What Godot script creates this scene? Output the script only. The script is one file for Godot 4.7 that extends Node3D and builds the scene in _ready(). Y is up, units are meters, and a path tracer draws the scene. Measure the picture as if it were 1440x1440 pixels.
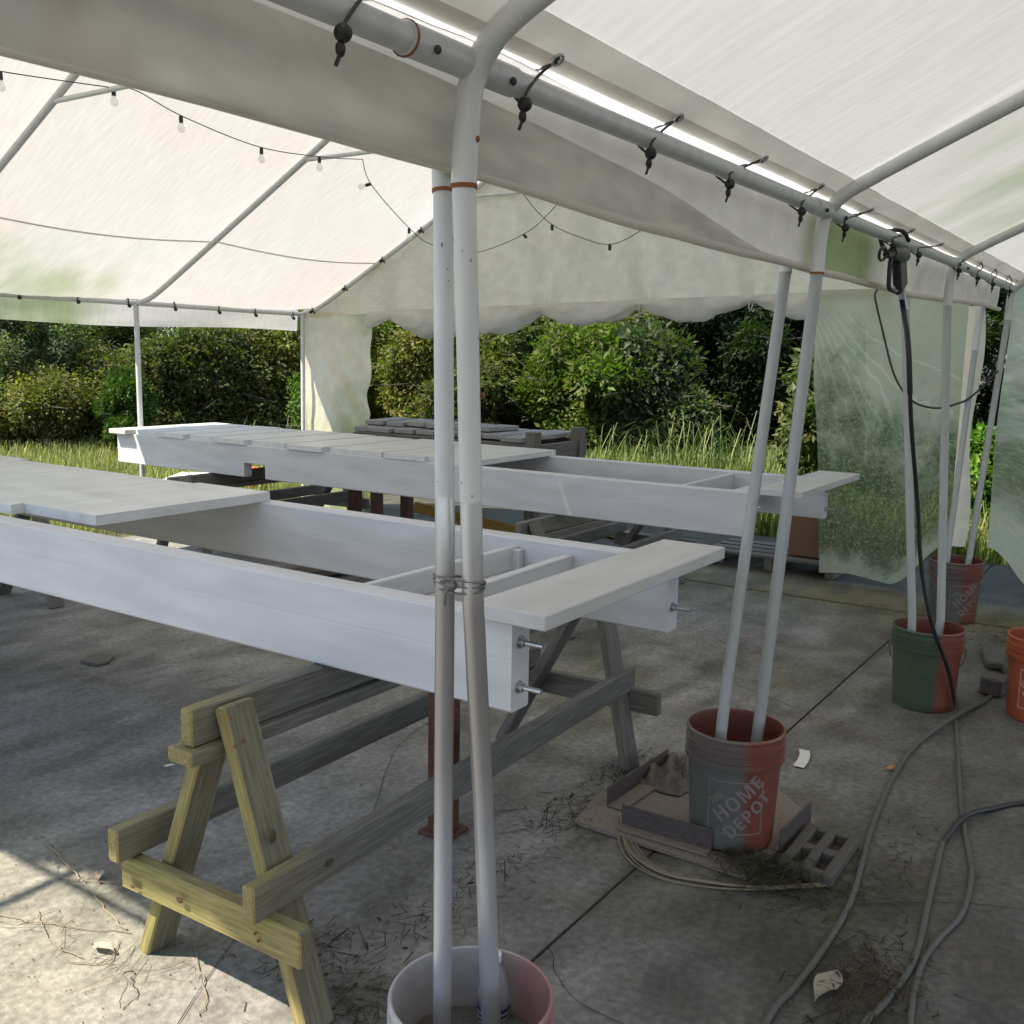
extends Node3D
# A fabrication yard under two frame tents: painted deck frames on sawhorses, posts standing in buckets.
# +X runs along the tents, -Z across them to the left, y is up, metres.

const RAIL_Y := 2.0
const GABLE_X := 7.05

class Buf:
	var v := PackedVector3Array()
	var n := PackedVector3Array()
	var c := PackedColorArray()
	var t := PackedVector2Array()
	var i := PackedInt32Array()
	var col := Color(1, 1, 1)
	var tint = null
	func vert(p: Vector3, nn: Vector3, uv := Vector2.ZERO) -> int:
		v.append(p); n.append(nn); t.append(uv)
		c.append(tint.call(p, nn) if tint != null else col)
		return v.size() - 1
	func tri(a: Vector3, b: Vector3, d: Vector3) -> void:   # counter-clockwise seen from outside
		var nn := (b - a).cross(d - a)
		if nn.length_squared() < 1e-18: return
		nn = nn.normalized()
		var k := vert(a, nn); vert(d, nn); vert(b, nn)
		i.append_array([k, k + 1, k + 2])
	func quad(a: Vector3, b: Vector3, d: Vector3, e: Vector3) -> void:
		var nn := (d - a).cross(e - b)
		if nn.length_squared() < 1e-18: return
		nn = nn.normalized()
		var k := vert(a, nn); vert(b, nn); vert(d, nn); vert(e, nn)
		i.append_array([k, k + 2, k + 1, k, k + 3, k + 2])
	func index_quad(a: int, b: int, d: int, e: int) -> void:
		i.append_array([a, d, b, a, e, d])
	func mesh(mat: Material) -> ArrayMesh:
		var a := []
		a.resize(Mesh.ARRAY_MAX)
		a[Mesh.ARRAY_VERTEX] = v; a[Mesh.ARRAY_NORMAL] = n; a[Mesh.ARRAY_COLOR] = c
		a[Mesh.ARRAY_TEX_UV] = t; a[Mesh.ARRAY_INDEX] = i
		var m := ArrayMesh.new()
		m.add_surface_from_arrays(Mesh.PRIMITIVE_TRIANGLES, a)
		m.surface_set_material(0, mat)
		return m
	# a bar along local x, chamfered, centred; h along y, w along z
	func bar(l: float, h: float, w: float, bev: float, seg := 1, xf := Transform3D()) -> void:
		var xs := [-l / 2, -l / 2 + bev]
		for k in range(1, seg): xs.append(-l / 2 + l * k / seg)
		xs.append(l / 2 - bev); xs.append(l / 2)
		var rings := []
		for k in xs.size():
			var s := bev if (k == 0 or k == xs.size() - 1) else 0.0
			var y := h / 2 - s; var z := w / 2 - s
			var r := []
			for q in [[y - bev, z], [y, z - bev], [y, -z + bev], [y - bev, -z], [-y + bev, -z], [-y, -z + bev], [-y, z - bev], [-y + bev, z]]:
				r.append(xf * Vector3(xs[k], q[0], q[1]))
			rings.append(r)
		for k in xs.size() - 1:
			for j in 8:
				var jj := (j + 1) % 8
				quad(rings[k][j], rings[k + 1][j], rings[k + 1][jj], rings[k][jj])
		var e: Array = rings[0]; var f: Array = rings[-1]
		for j in range(1, 7):
			tri(e[0], e[j], e[j + 1])
			tri(f[0], f[j + 1], f[j])
	func tube(pts: Array, r: Variant, sides := 10, caps := true) -> void:
		var cnt := pts.size()
		var side := Vector3.ZERO
		var first := v.size()
		for k in cnt:
			var d: Vector3 = (pts[mini(k + 1, cnt - 1)] - pts[maxi(k - 1, 0)]).normalized()
			if side == Vector3.ZERO: side = d.cross(Vector3.UP if absf(d.y) < 0.9 else Vector3.RIGHT).normalized()
			side = (side - d * side.dot(d)).normalized()
			var up := d.cross(side)
			var rr: float = r[k] if r is Array else r
			for j in sides:
				var a := TAU * j / sides
				var o := side * cos(a) + up * sin(a)
				vert(pts[k] + o * rr, o)
		for k in cnt - 1:
			for j in sides:
				var a := first + k * sides + j; var b := first + k * sides + (j + 1) % sides
				index_quad(a, b, b + sides, a + sides)
		if caps:
			for q in [0, cnt - 1]:
				var d: Vector3 = (pts[0] - pts[1]).normalized() if q == 0 else (pts[-1] - pts[-2]).normalized()
				var k0: int = first + q * sides
				var mid := vert(pts[q], d)
				var ring := []
				for j in sides: ring.append(vert(v[k0 + j], d))
				for j in sides:
					var jj := (j + 1) % sides
					if q == 0: i.append_array([mid, ring[j], ring[jj]])
					else: i.append_array([mid, ring[jj], ring[j]])
	# profile of (radius, height), turned round y; outside to the right when walking up
	func lathe(prof: Array, segs := 48, at := Vector3.ZERO) -> void:
		var first := v.size()
		var cnt := prof.size()
		for k in cnt - 1:
			var a: Vector2 = prof[k]; var b: Vector2 = prof[k + 1]
			var d := (b - a).normalized()
			var nn := Vector2(d.y, -d.x)
			var f := v.size()
			for j in segs + 1:
				var an := TAU * j / segs
				var e := Vector3(cos(an), 0, sin(an))
				var no := e * nn.x + Vector3.UP * nn.y
				vert(at + e * a.x + Vector3.UP * a.y, no)
				vert(at + e * b.x + Vector3.UP * b.y, no)
			for j in segs:
				var p := f + j * 2
				index_quad(p, p + 1, p + 3, p + 2)
	# a smooth sheet of points from f(u, v)
	func sheet(nu: int, nv: int, f: Callable, uvs := Vector2.ONE) -> void:
		var pts := []
		for b in nv + 1:
			for a in nu + 1: pts.append(f.call(float(a) / nu, float(b) / nv))
		var first := v.size()
		for b in nv + 1:
			for a in nu + 1:
				var dx: Vector3 = pts[b * (nu + 1) + mini(a + 1, nu)] - pts[b * (nu + 1) + maxi(a - 1, 0)]
				var dy: Vector3 = pts[mini(b + 1, nv) * (nu + 1) + a] - pts[maxi(b - 1, 0) * (nu + 1) + a]
				vert(pts[b * (nu + 1) + a], dx.cross(dy).normalized(), Vector2(float(a) / nu * uvs.x, float(b) / nv * uvs.y))
		for b in nv:
			for a in nu:
				var p := first + b * (nu + 1) + a
				index_quad(p, p + 1, p + nu + 2, p + nu + 1)
	func ball(at: Vector3, r: Vector3, segs := 14, rings := 9) -> void:
		var first := v.size()
		for b in rings + 1:
			var th := PI * b / rings
			for a in segs + 1:
				var ph := TAU * a / segs
				var e := Vector3(sin(th) * cos(ph), -cos(th), sin(th) * sin(ph))
				vert(at + e * r, (e / r).normalized())
		for b in rings:
			for a in segs:
				var p := first + b * (segs + 1) + a
				index_quad(p, p + segs + 1, p + segs + 2, p + 1)

# ------------------------------------------------------------------ helpers
var names := {}
var noise := FastNoiseLite.new()
var fine := FastNoiseLite.new()
var M := {}
var rng := RandomNumberGenerator.new()

func lin(r: float, g: float, b: float, a := 1.0) -> Color:
	var k := Color(r, g, b).linear_to_srgb()
	k.a = a
	return k

func nz(x: float, y: float, z := 0.0) -> float: return noise.get_noise_3d(x, y, z)

func numbered(called: String) -> String:
	if not names.has(called):
		names[called] = 0
		return called
	names[called] += 1
	return "%s_%03d" % [called, names[called]]

func tag(o: Node, label: String, category := "", group := "", kind := "") -> Node:
	if label: o.set_meta("label", label)
	if category: o.set_meta("category", category)
	if group: o.set_meta("group", group)
	if kind: o.set_meta("kind", kind)
	return o

func thing(called: String, at: Vector3, label: String, category: String, group := "") -> Node3D:
	var o := Node3D.new()
	o.name = numbered(called)
	add_child(o)
	o.position = at
	tag(o, label, category, group)
	return o

# one mesh part, given in world axes, hung under parent (the root when null)
func part(called: String, b: Buf, mat: Material, parent: Node3D = null, xf := Transform3D()) -> MeshInstance3D:
	var o := MeshInstance3D.new()
	if parent == null:
		o.name = numbered(called)
		add_child(o)
		o.mesh = b.mesh(mat)
		o.transform = xf
		return o
	o.name = called
	parent.add_child(o, true)
	var inv := parent.global_transform.affine_inverse() * xf
	if inv.basis.is_equal_approx(Basis()):
		for k in b.v.size(): b.v[k] += inv.origin
		o.mesh = b.mesh(mat)
	else:
		o.mesh = b.mesh(mat)
		o.transform = inv
	return o

func axes(a: Vector3, b: Vector3, up := Vector3.UP) -> Transform3D:
	var x := (b - a).normalized()
	var z := x.cross(up).normalized()
	var y := z.cross(x)
	return Transform3D(Basis(x, y, z), (a + b) / 2)

# a sawn board from a to b, h high along up, w thick
func board(called: String, a: Vector3, b: Vector3, h: float, w: float, mat: Material, parent: Node3D, up := Vector3.UP, bev := 0.003, tint = null, seg := 1) -> MeshInstance3D:
	var xf := axes(a, b, up)
	var u := Buf.new()
	if tint != null: u.tint = func(p: Vector3, nn: Vector3) -> Color: return tint.call(xf * p, xf.basis * nn)
	u.bar(a.distance_to(b), h, w, bev, seg)
	return part(called, u, mat, parent, xf)

func smooth(pts: Array, per := 6) -> Array:   # Catmull-Rom through the points
	var out := []
	for k in pts.size() - 1:
		var p0: Vector3 = pts[maxi(k - 1, 0)]; var p1: Vector3 = pts[k]; var p2: Vector3 = pts[k + 1]; var p3: Vector3 = pts[mini(k + 2, pts.size() - 1)]
		for j in per: out.append(p1.cubic_interpolate(p2, p0, p3, float(j) / per))
	out.append(pts[-1])
	return out

func tex(freq: float, lo: Color, hi: Color, kind := FastNoiseLite.TYPE_SIMPLEX_SMOOTH, size := 512, oct := 5, sd := 1, mid := 0.5) -> NoiseTexture2D:
	var f := FastNoiseLite.new()
	f.noise_type = kind; f.frequency = freq; f.seed = sd
	f.fractal_octaves = oct
	if kind == FastNoiseLite.TYPE_CELLULAR:
		f.cellular_return_type = FastNoiseLite.RETURN_DISTANCE2_SUB
		f.fractal_type = FastNoiseLite.FRACTAL_NONE
	var g := Gradient.new()
	g.set_color(0, lo); g.set_color(1, hi)
	g.set_offset(0, maxf(0.0, mid - 0.35)); g.set_offset(1, minf(1.0, mid + 0.35))
	var x := NoiseTexture2D.new()
	x.noise = f; x.width = size; x.height = size; x.seamless = true; x.color_ramp = g
	return x

func bump(freq: float, strength: float, kind := FastNoiseLite.TYPE_SIMPLEX_SMOOTH, size := 512, sd := 3) -> NoiseTexture2D:
	var f := FastNoiseLite.new()
	f.noise_type = kind; f.frequency = freq; f.seed = sd; f.fractal_octaves = 4
	if kind == FastNoiseLite.TYPE_CELLULAR:
		f.cellular_return_type = FastNoiseLite.RETURN_DISTANCE2_SUB
		f.fractal_type = FastNoiseLite.FRACTAL_NONE
	var x := NoiseTexture2D.new()
	x.noise = f; x.width = size; x.height = size; x.seamless = true; x.as_normal_map = true; x.bump_strength = strength
	return x

func mat(called: String, base: Color, rough: float, opt := {}) -> StandardMaterial3D:
	var m := StandardMaterial3D.new()
	m.resource_name = called
	m.albedo_color = base
	m.roughness = rough
	for k in opt: m.set(k, opt[k])
	if opt.has("normal_texture"): m.normal_enabled = true
	if opt.has("backlight"): m.backlight_enabled = true
	if opt.has("detail_albedo"):
		m.detail_enabled = true
		m.detail_blend_mode = BaseMaterial3D.BLEND_MODE_MUL
	M[called] = m
	return m

func grey(a: float) -> Color: return Color(a, a, a)

func materials() -> void:
	var grain := tex(0.02, lin(0.62, 0.60, 0.56), lin(1, 1, 1), FastNoiseLite.TYPE_SIMPLEX_SMOOTH, 512, 5, 11)
	var mottle := tex(0.008, grey(0.93), grey(1.0), FastNoiseLite.TYPE_SIMPLEX_SMOOTH, 512, 5, 12)
	var grit := tex(0.03, lin(0.60, 0.60, 0.60), lin(1, 1, 1), FastNoiseLite.TYPE_SIMPLEX_SMOOTH, 1024, 6, 13)
	var rough_n := bump(0.05, 6.0, FastNoiseLite.TYPE_SIMPLEX_SMOOTH, 1024, 4)
	var smear := tex(0.006, lin(0.60, 0.595, 0.58), lin(1, 1, 1), FastNoiseLite.TYPE_SIMPLEX_SMOOTH, 1024, 7, 14, 0.42)
	var soft_n := bump(0.012, 5.0, FastNoiseLite.TYPE_SIMPLEX_SMOOTH, 512, 5)
	var crackle_n := bump(0.02, 6.0, FastNoiseLite.TYPE_CELLULAR, 512, 6)
	var tri := {"uv1_triplanar": true, "uv1_triplanar_sharpness": 4.0}
	# concrete: stains come with the slabs' own colours
	mat("concrete", Color.WHITE, 0.88, {"vertex_color_use_as_albedo": true, "albedo_texture": grit, "normal_texture": rough_n, "normal_scale": 0.28, "uv1_triplanar": true, "uv1_world_triplanar": true, "uv1_scale": Vector3.ONE * 0.9, "detail_albedo": smear, "detail_uv_layer": BaseMaterial3D.DETAIL_UV_2, "uv2_triplanar": true, "uv2_world_triplanar": true, "uv2_scale": Vector3(0.30, 0.4, 0.62)})
	mat("soil", lin(0.10, 0.085, 0.045), 0.95, {"albedo_texture": grit, "normal_texture": rough_n, "uv1_triplanar": true, "uv1_world_triplanar": true, "uv1_scale": Vector3.ONE * 0.35})
	# grey-white primer on planed wood
	mat("primer", lin(0.56, 0.565, 0.58), 0.55, {"albedo_texture": mottle, "normal_texture": soft_n, "normal_scale": 0.12, "uv1_triplanar": true, "uv1_scale": Vector3(0.35, 2.2, 2.2), "vertex_color_use_as_albedo": true})
	mat("deck_paint", lin(0.62, 0.63, 0.62), 0.38, {"albedo_texture": mottle, "normal_texture": soft_n, "normal_scale": 0.12, "uv1_triplanar": true, "uv1_scale": Vector3(0.5, 1.6, 1.6), "vertex_color_use_as_albedo": true})
	mat("board_paint", lin(0.50, 0.50, 0.49), 0.5, {"albedo_texture": mottle, "uv1_triplanar": true, "uv1_scale": Vector3(0.5, 2.0, 2.0)})
	mat("stack_paint", lin(0.25, 0.245, 0.24), 0.6, {"albedo_texture": grain, "uv1_triplanar": true, "uv1_scale": Vector3(0.8, 5.0, 5.0)})
	mat("timber", Color.WHITE, 0.8, {"vertex_color_use_as_albedo": true, "albedo_texture": grain, "normal_texture": soft_n, "normal_scale": 0.3, "uv1_triplanar": true, "uv1_scale": Vector3(0.5, 7.0, 7.0), "uv1_triplanar_sharpness": 6.0})
	mat("old_timber", lin(0.13, 0.12, 0.10), 0.85, {"albedo_texture": grain, "uv1_triplanar": true, "uv1_scale": Vector3(0.4, 6.0, 6.0)})
	mat("brown_steel", lin(0.10, 0.04, 0.022), 0.75, {"albedo_texture": grain, "uv1_triplanar": true, "uv1_scale": Vector3(2, 2, 2)})
	mat("rusty_plate", lin(0.23, 0.185, 0.155), 0.8, {"albedo_texture": grit, "normal_texture": rough_n, "normal_scale": 0.3, "uv1_triplanar": true, "uv1_scale": Vector3.ONE * 2.3})
	mat("angle_iron", lin(0.085, 0.07, 0.068), 0.6, {"albedo_texture": grain, "uv1_triplanar": true, "uv1_scale": Vector3(2, 6, 6)})
	mat("block", lin(0.115, 0.105, 0.092), 0.95, {"albedo_texture": grit, "normal_texture": rough_n, "uv1_triplanar": true, "uv1_scale": Vector3.ONE * 4.0})
	mat("tube_white", lin(0.60, 0.62, 0.61), 0.32, {"albedo_texture": mottle, "uv1_triplanar": true, "uv1_scale": Vector3(3, 0.7, 3)})
	mat("tube_grey", lin(0.55, 0.575, 0.58), 0.35, {"albedo_texture": mottle, "uv1_triplanar": true, "uv1_scale": Vector3(3, 0.7, 3)})
	mat("tube_shaded", lin(0.33, 0.355, 0.345), 0.4, {"albedo_texture": mottle, "uv1_triplanar": true, "uv1_scale": Vector3(6, 1.2, 6)})  # tube paint in a lowered tone, standing in for shade on the farther poles
	mat("tube_worn_sheen", Color.WHITE, 0.28, {"metallic": 0.45, "vertex_color_use_as_albedo": true})
	mat("rust", lin(0.22, 0.075, 0.02), 0.85)
	mat("black_rubber", lin(0.012, 0.012, 0.013), 0.55)
	mat("hose", lin(0.085, 0.085, 0.075), 0.6, {"albedo_texture": mottle, "uv1_triplanar": true, "uv1_scale": Vector3(5, 5, 5)})
	mat("black_hose", lin(0.014, 0.014, 0.014), 0.5)
	mat("gun_metal", lin(0.03, 0.032, 0.034), 0.45, {"metallic": 0.4})
	mat("steel", lin(0.45, 0.45, 0.47), 0.35, {"metallic": 0.9})
	mat("wire", lin(0.16, 0.16, 0.155), 0.5, {"metallic": 0.5})
	mat("cord_black", lin(0.03, 0.03, 0.03), 0.6)
	# woven tarpaulin, letting light through
	var streak := tex(0.020, grey(0.955), grey(1.0), FastNoiseLite.TYPE_SIMPLEX_SMOOTH, 512, 5, 21)
	var weave := tex(0.02, grey(0.95), grey(1.0), FastNoiseLite.TYPE_SIMPLEX_SMOOTH, 512, 3, 22)
	mat("canvas", lin(0.83, 0.835, 0.835), 0.7, {"vertex_color_use_as_albedo": true, "albedo_texture": streak, "uv1_scale": Vector3(2.6, 0.34, 1), "normal_texture": crackle_n, "normal_scale": 0.2, "backlight": Color(0.72, 0.71, 0.695)})
	mat("canvas_right", lin(0.81, 0.815, 0.81), 0.7, {"vertex_color_use_as_albedo": true, "albedo_texture": streak, "uv1_scale": Vector3(2.6, 0.34, 1), "normal_texture": crackle_n, "normal_scale": 0.2, "backlight": Color(0.64, 0.63, 0.62)})
	mat("canvas_hem", lin(0.83, 0.805, 0.765), 0.75, {"vertex_color_use_as_albedo": true, "albedo_texture": weave, "uv1_scale": Vector3(0.6, 0.6, 1), "backlight": Color(1.0, 0.995, 0.98)})
	mat("canvas_band", lin(0.81, 0.80, 0.78), 0.75, {"vertex_color_use_as_albedo": true, "albedo_texture": weave, "uv1_scale": Vector3(0.6, 0.6, 1), "backlight": Color(1.0, 1.0, 0.99)})
	mat("canvas_wall", lin(0.90, 0.85, 0.75), 0.7, {"vertex_color_use_as_albedo": true, "albedo_texture": weave, "uv1_scale": Vector3(0.7, 0.7, 1), "normal_texture": crackle_n, "normal_scale": 0.25, "backlight": Color(1.0, 0.95, 0.84)})
	# plastics
	mat("bucket", Color.WHITE, 0.42, {"vertex_color_use_as_albedo": true, "albedo_texture": mottle, "uv1_triplanar": true, "uv1_scale": Vector3(4, 4, 4)})
	mat("print_white", lin(0.42, 0.36, 0.33), 0.6)
	mat("print_faint", lin(0.175, 0.15, 0.14), 0.6)
	mat("paper", lin(0.62, 0.60, 0.55), 0.8)
	mat("dry_leaf", lin(0.30, 0.26, 0.21), 0.8, {"backlight": Color(0.3, 0.25, 0.2)})
	mat("orange_leaf", lin(0.42, 0.16, 0.03), 0.7)
	mat("straw", lin(0.24, 0.19, 0.12), 0.9, {"vertex_color_use_as_albedo": true})
	mat("vine", lin(0.22, 0.18, 0.12), 0.9)
	mat("rag", lin(0.16, 0.13, 0.11), 0.95, {"albedo_texture": grit, "uv1_triplanar": true, "uv1_scale": Vector3.ONE * 5.0})
	mat("carton", lin(0.15, 0.085, 0.05), 0.85)
	mat("bottle_label", lin(0.03, 0.05, 0.19), 0.5)
	mat("label_white", lin(0.6, 0.6, 0.65), 0.5)
	mat("blue_bag", lin(0.05, 0.22, 0.42), 0.5)
	mat("white_bag", lin(0.7, 0.72, 0.72), 0.5)
	mat("orange_plastic", lin(0.62, 0.10, 0.035), 0.5)
	mat("gravel", lin(0.14, 0.135, 0.12), 0.95, {"albedo_texture": grit, "normal_texture": rough_n, "uv1_triplanar": true, "uv1_scale": Vector3.ONE * 3.0})
	mat("globe", Color(0.93, 0.92, 0.88, 0.28), 0.08, {"transparency": BaseMaterial3D.TRANSPARENCY_ALPHA})
	mat("clear_plastic", Color(0.85, 0.9, 0.95, 0.3), 0.08, {"transparency": BaseMaterial3D.TRANSPARENCY_ALPHA})
	# plants
	mat("leaf", Color.WHITE, 0.5, {"metallic_specular": 0.35, "vertex_color_use_as_albedo": true, "backlight": Color(0.80, 1.0, 0.42)})
	mat("grass", Color.WHITE, 0.6, {"vertex_color_use_as_albedo": true, "backlight": Color(0.7, 0.8, 0.35)})
	mat("bark", lin(0.10, 0.085, 0.07), 0.9, {"albedo_texture": grain, "uv1_triplanar": true, "uv1_scale": Vector3(3, 1, 3)})

# ------------------------------------------------------------------ the place
func _ready() -> void:
	rng.seed = 7
	noise.seed = 5; noise.frequency = 1.0; noise.fractal_octaves = 4
	fine.seed = 9; fine.frequency = 4.0; fine.fractal_octaves = 4
	view_and_light()
	materials()
	setting()
	left_tent()
	right_tent()
	end_panels()
	near_frame()
	far_frame()
	far_stack()
	sawhorses()
	buckets()
	bungees()
	string_lights()
	ballast()
	hoses()
	litter()
	plants()

func view_and_light() -> void:
	var cam := Camera3D.new()
	cam.name = "camera"
	add_child(cam)
	cam.position = Vector3(0, 1.55, 0)
	var right := Vector3(0.55803, 0.01819, 0.82962); var up := Vector3(0.11916, 0.98764, -0.10181); var back := Vector3(-0.82122, 0.15567, 0.54897)
	cam.basis = Basis(right, up, back).orthonormalized()
	cam.fov = 54.01
	cam.near = 0.05
	cam.far = 400.0
	var sky := ProceduralSkyMaterial.new()
	sky.sky_top_color = Color(0.57, 0.69, 0.85)
	sky.sky_horizon_color = Color(0.88, 0.91, 0.94)
	sky.sky_curve = 0.14
	sky.ground_horizon_color = Color(0.45, 0.46, 0.42)
	sky.ground_bottom_color = Color(0.22, 0.22, 0.18)
	sky.sun_angle_max = 20.0
	var env := Environment.new()
	env.background_mode = Environment.BG_SKY
	env.sky = Sky.new()
	env.sky.sky_material = sky
	env.tonemap_mode = Environment.TONE_MAPPER_LINEAR
	env.tonemap_exposure = 2.4
	env.sdfgi_enabled = true; env.ssao_enabled = true; env.ssil_enabled = true
	var we := WorldEnvironment.new()
	we.name = "world"
	we.environment = env
	add_child(we)
	var sun := DirectionalLight3D.new()
	sun.name = "sun"
	add_child(sun)
	sun.look_at_from_position(Vector3(-0.55, 1.0, -0.45) * 10, Vector3.ZERO)
	sun.light_energy = 1.6
	sun.light_angular_distance = 0.5
	sun.light_color = Color(1.0, 0.955, 0.88)
	sun.shadow_enabled = true

func slab_tint(p: Vector3, _n: Vector3) -> Color:
	var a := nz(p.x * 0.45, p.z * 0.45, 1.0)
	var b := nz(p.x * 1.6, p.z * 1.6, 4.0)
	var k := fine.get_noise_3d(p.x * 0.9, p.z * 0.9, 2.0)
	var c := Vector3(0.315, 0.305, 0.28) * (1.0 + 0.26 * a + 0.18 * b + 0.20 * k)
	# damp, mossy and spilled patches
	var moss := smoothstep(0.05, 0.40, nz(p.x * 0.7 + 9, p.z * 0.7, 8.0) + 0.25 * b)
	c = c.lerp(Vector3(0.15, 0.145, 0.075), 0.55 * moss)
	var dark := smoothstep(0.10, 0.42, nz(p.x * 0.9, p.z * 0.9 + 5, 15.0) + 0.3 * k)
	c = c.lerp(Vector3(0.10, 0.095, 0.085), 0.5 * dark)
	# overspray under the near frame: a bluish grey cast
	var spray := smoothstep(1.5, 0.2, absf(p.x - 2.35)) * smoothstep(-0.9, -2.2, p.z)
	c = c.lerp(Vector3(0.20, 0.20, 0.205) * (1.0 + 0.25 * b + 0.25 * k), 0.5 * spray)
	# floor colour darkened on the right to stand in for the right tent's shade
	c *= lerpf(1.0, 0.46, smoothstep(-1.45, -0.45, p.z + 0.25 * a))
	# dirt gathers along the joint and round the buckets' side
	c *= lerpf(0.6, 1.0, clampf(absf(p.z + 1.27 + 0.05 * b) / 0.10, 0.0, 1.0))
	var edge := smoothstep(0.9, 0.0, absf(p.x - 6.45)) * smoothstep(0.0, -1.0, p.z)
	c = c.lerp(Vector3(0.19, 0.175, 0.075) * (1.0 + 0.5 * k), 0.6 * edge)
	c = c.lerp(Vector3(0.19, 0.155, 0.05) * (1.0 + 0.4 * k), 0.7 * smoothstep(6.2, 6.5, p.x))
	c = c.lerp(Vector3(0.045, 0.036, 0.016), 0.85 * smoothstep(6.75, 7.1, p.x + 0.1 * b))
	c = c.lerp(Vector3(0.27, 0.268, 0.205) * (1.0 + 0.2 * k), 0.6 * smoothstep(1.85, 1.6, p.x) * smoothstep(-1.75, -2.1, p.z + 0.25 * b))
	var drag := smoothstep(0.18, 0.42, nz(p.x * 0.8 + 40.0, p.z * 4.5, 33.0) + 0.25 * k) * smoothstep(0.0, 0.3, nz(p.x * 0.6, p.z * 0.6, 90.0) + 0.25)
	c = c.lerp(Vector3(0.11, 0.10, 0.085), 0.6 * drag)
	var brown := smoothstep(0.12, 0.5, nz(p.x * 2.6, p.z * 0.9, 66.0) + 0.3 * b)
	c = c.lerp(Vector3(0.12, 0.10, 0.075), 0.45 * brown * smoothstep(2.0, 2.7, p.x))
	return Color(maxf(c.x, 0.02), maxf(c.y, 0.02), maxf(c.z, 0.02))

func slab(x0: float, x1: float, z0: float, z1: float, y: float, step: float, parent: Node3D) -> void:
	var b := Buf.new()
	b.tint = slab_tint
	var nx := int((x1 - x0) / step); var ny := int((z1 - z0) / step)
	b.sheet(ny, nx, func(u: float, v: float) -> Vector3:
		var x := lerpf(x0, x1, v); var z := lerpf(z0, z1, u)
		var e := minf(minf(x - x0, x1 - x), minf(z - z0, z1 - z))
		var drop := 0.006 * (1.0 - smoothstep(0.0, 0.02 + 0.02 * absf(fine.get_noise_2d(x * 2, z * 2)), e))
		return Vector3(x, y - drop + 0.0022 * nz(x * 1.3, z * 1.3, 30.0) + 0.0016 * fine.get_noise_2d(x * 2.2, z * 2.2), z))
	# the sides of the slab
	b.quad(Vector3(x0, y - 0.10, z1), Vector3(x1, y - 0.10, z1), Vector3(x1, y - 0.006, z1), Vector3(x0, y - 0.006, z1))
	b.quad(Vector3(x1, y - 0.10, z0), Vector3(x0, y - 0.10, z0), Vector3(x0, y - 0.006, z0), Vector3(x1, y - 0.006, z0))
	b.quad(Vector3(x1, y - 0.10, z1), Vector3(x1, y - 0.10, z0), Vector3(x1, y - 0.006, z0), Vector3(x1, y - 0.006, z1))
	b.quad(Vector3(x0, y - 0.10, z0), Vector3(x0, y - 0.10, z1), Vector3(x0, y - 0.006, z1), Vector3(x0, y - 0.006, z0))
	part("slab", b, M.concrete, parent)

func setting() -> void:
	var g := Buf.new()
	g.sheet(90, 90, func(u: float, v: float) -> Vector3:
		var x := lerpf(-120, 140, v); var z := lerpf(-140, 120, u)
		var off := maxf(maxf(-7.3 - z, x - 8.6), 0.0)
		return Vector3(x, -0.065 + minf(off, 2.0) * 0.02 + 0.06 * nz(x * 0.12, z * 0.12) * minf(off, 1.0), z))
	tag(part("ground", g, M.soil), "sandy soil round the concrete pad", "", "", "structure")
	var floor := thing("concrete_floor", Vector3.ZERO, "stained concrete floor cast in large slabs under the tents", "floor")
	floor.remove_meta("category")
	floor.set_meta("kind", "structure")
	slab(0.55, 6.45, -7.2, -1.275, 0.0, 0.045, floor)
	slab(0.55, 6.45, -1.265, 2.6, 0.0, 0.045, floor)
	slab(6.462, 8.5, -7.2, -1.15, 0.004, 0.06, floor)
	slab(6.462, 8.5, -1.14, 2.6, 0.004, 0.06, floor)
	for q in [[Vector3(3.35, 0.005, 0.35), Vector3(3.1, 0.005, -0.1), Vector3(2.98, 0.005, -0.40), Vector3(2.75, 0.005, -0.72), Vector3(2.68, 0.005, -1.0), Vector3(2.55, 0.005, -1.26)], [Vector3(1.2, 0.005, -1.72), Vector3(1.75, 0.005, -2.0), Vector3(2.3, 0.005, -2.1), Vector3(3.0, 0.005, -2.5), Vector3(3.9, 0.005, -2.55)], [Vector3(2.2, 0.005, -4.9), Vector3(2.6, 0.005, -4.3), Vector3(3.3, 0.005, -4.0), Vector3(4.2, 0.005, -4.1)], [Vector3(4.3, 0.005, -1.26), Vector3(4.5, 0.005, -1.7), Vector3(5.1, 0.005, -2.0), Vector3(5.4, 0.005, -2.6)], [Vector3(2.1, 0.005, -1.26), Vector3(1.95, 0.005, -1.1), Vector3(1.93, 0.005, -0.85)]]: crack(q, floor)
	slab(-6.0, 0.54, -7.2, -1.275, 0.0, 0.25, floor)
	slab(-6.0, 0.54, -1.265, 5.6, 0.0, 0.25, floor)

func crack(pts: Array, parent: Node3D) -> void:
	var b := Buf.new()
	b.col = Color(0.03, 0.028, 0.024)
	var path := smooth(pts, 9)
	for k in path.size(): path[k] += Vector3(0.012 * fine.get_noise_2d(k * 1.7, pts[0].x * 9.0), 0, 0.012 * fine.get_noise_2d(pts[0].z * 7.0, k * 1.9))
	for k in path.size() - 1:
		var d: Vector3 = (path[k + 1] - path[k]).normalized()
		var o := Vector3(d.z, 0, -d.x) * (0.0009 + 0.0011 * absf(nz(k * 0.7, pts[0].x)))
		b.quad(path[k] + o, path[k + 1] + o, path[k + 1] - o, path[k] - o)
	part("crack", b, M.straw, parent)

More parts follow.
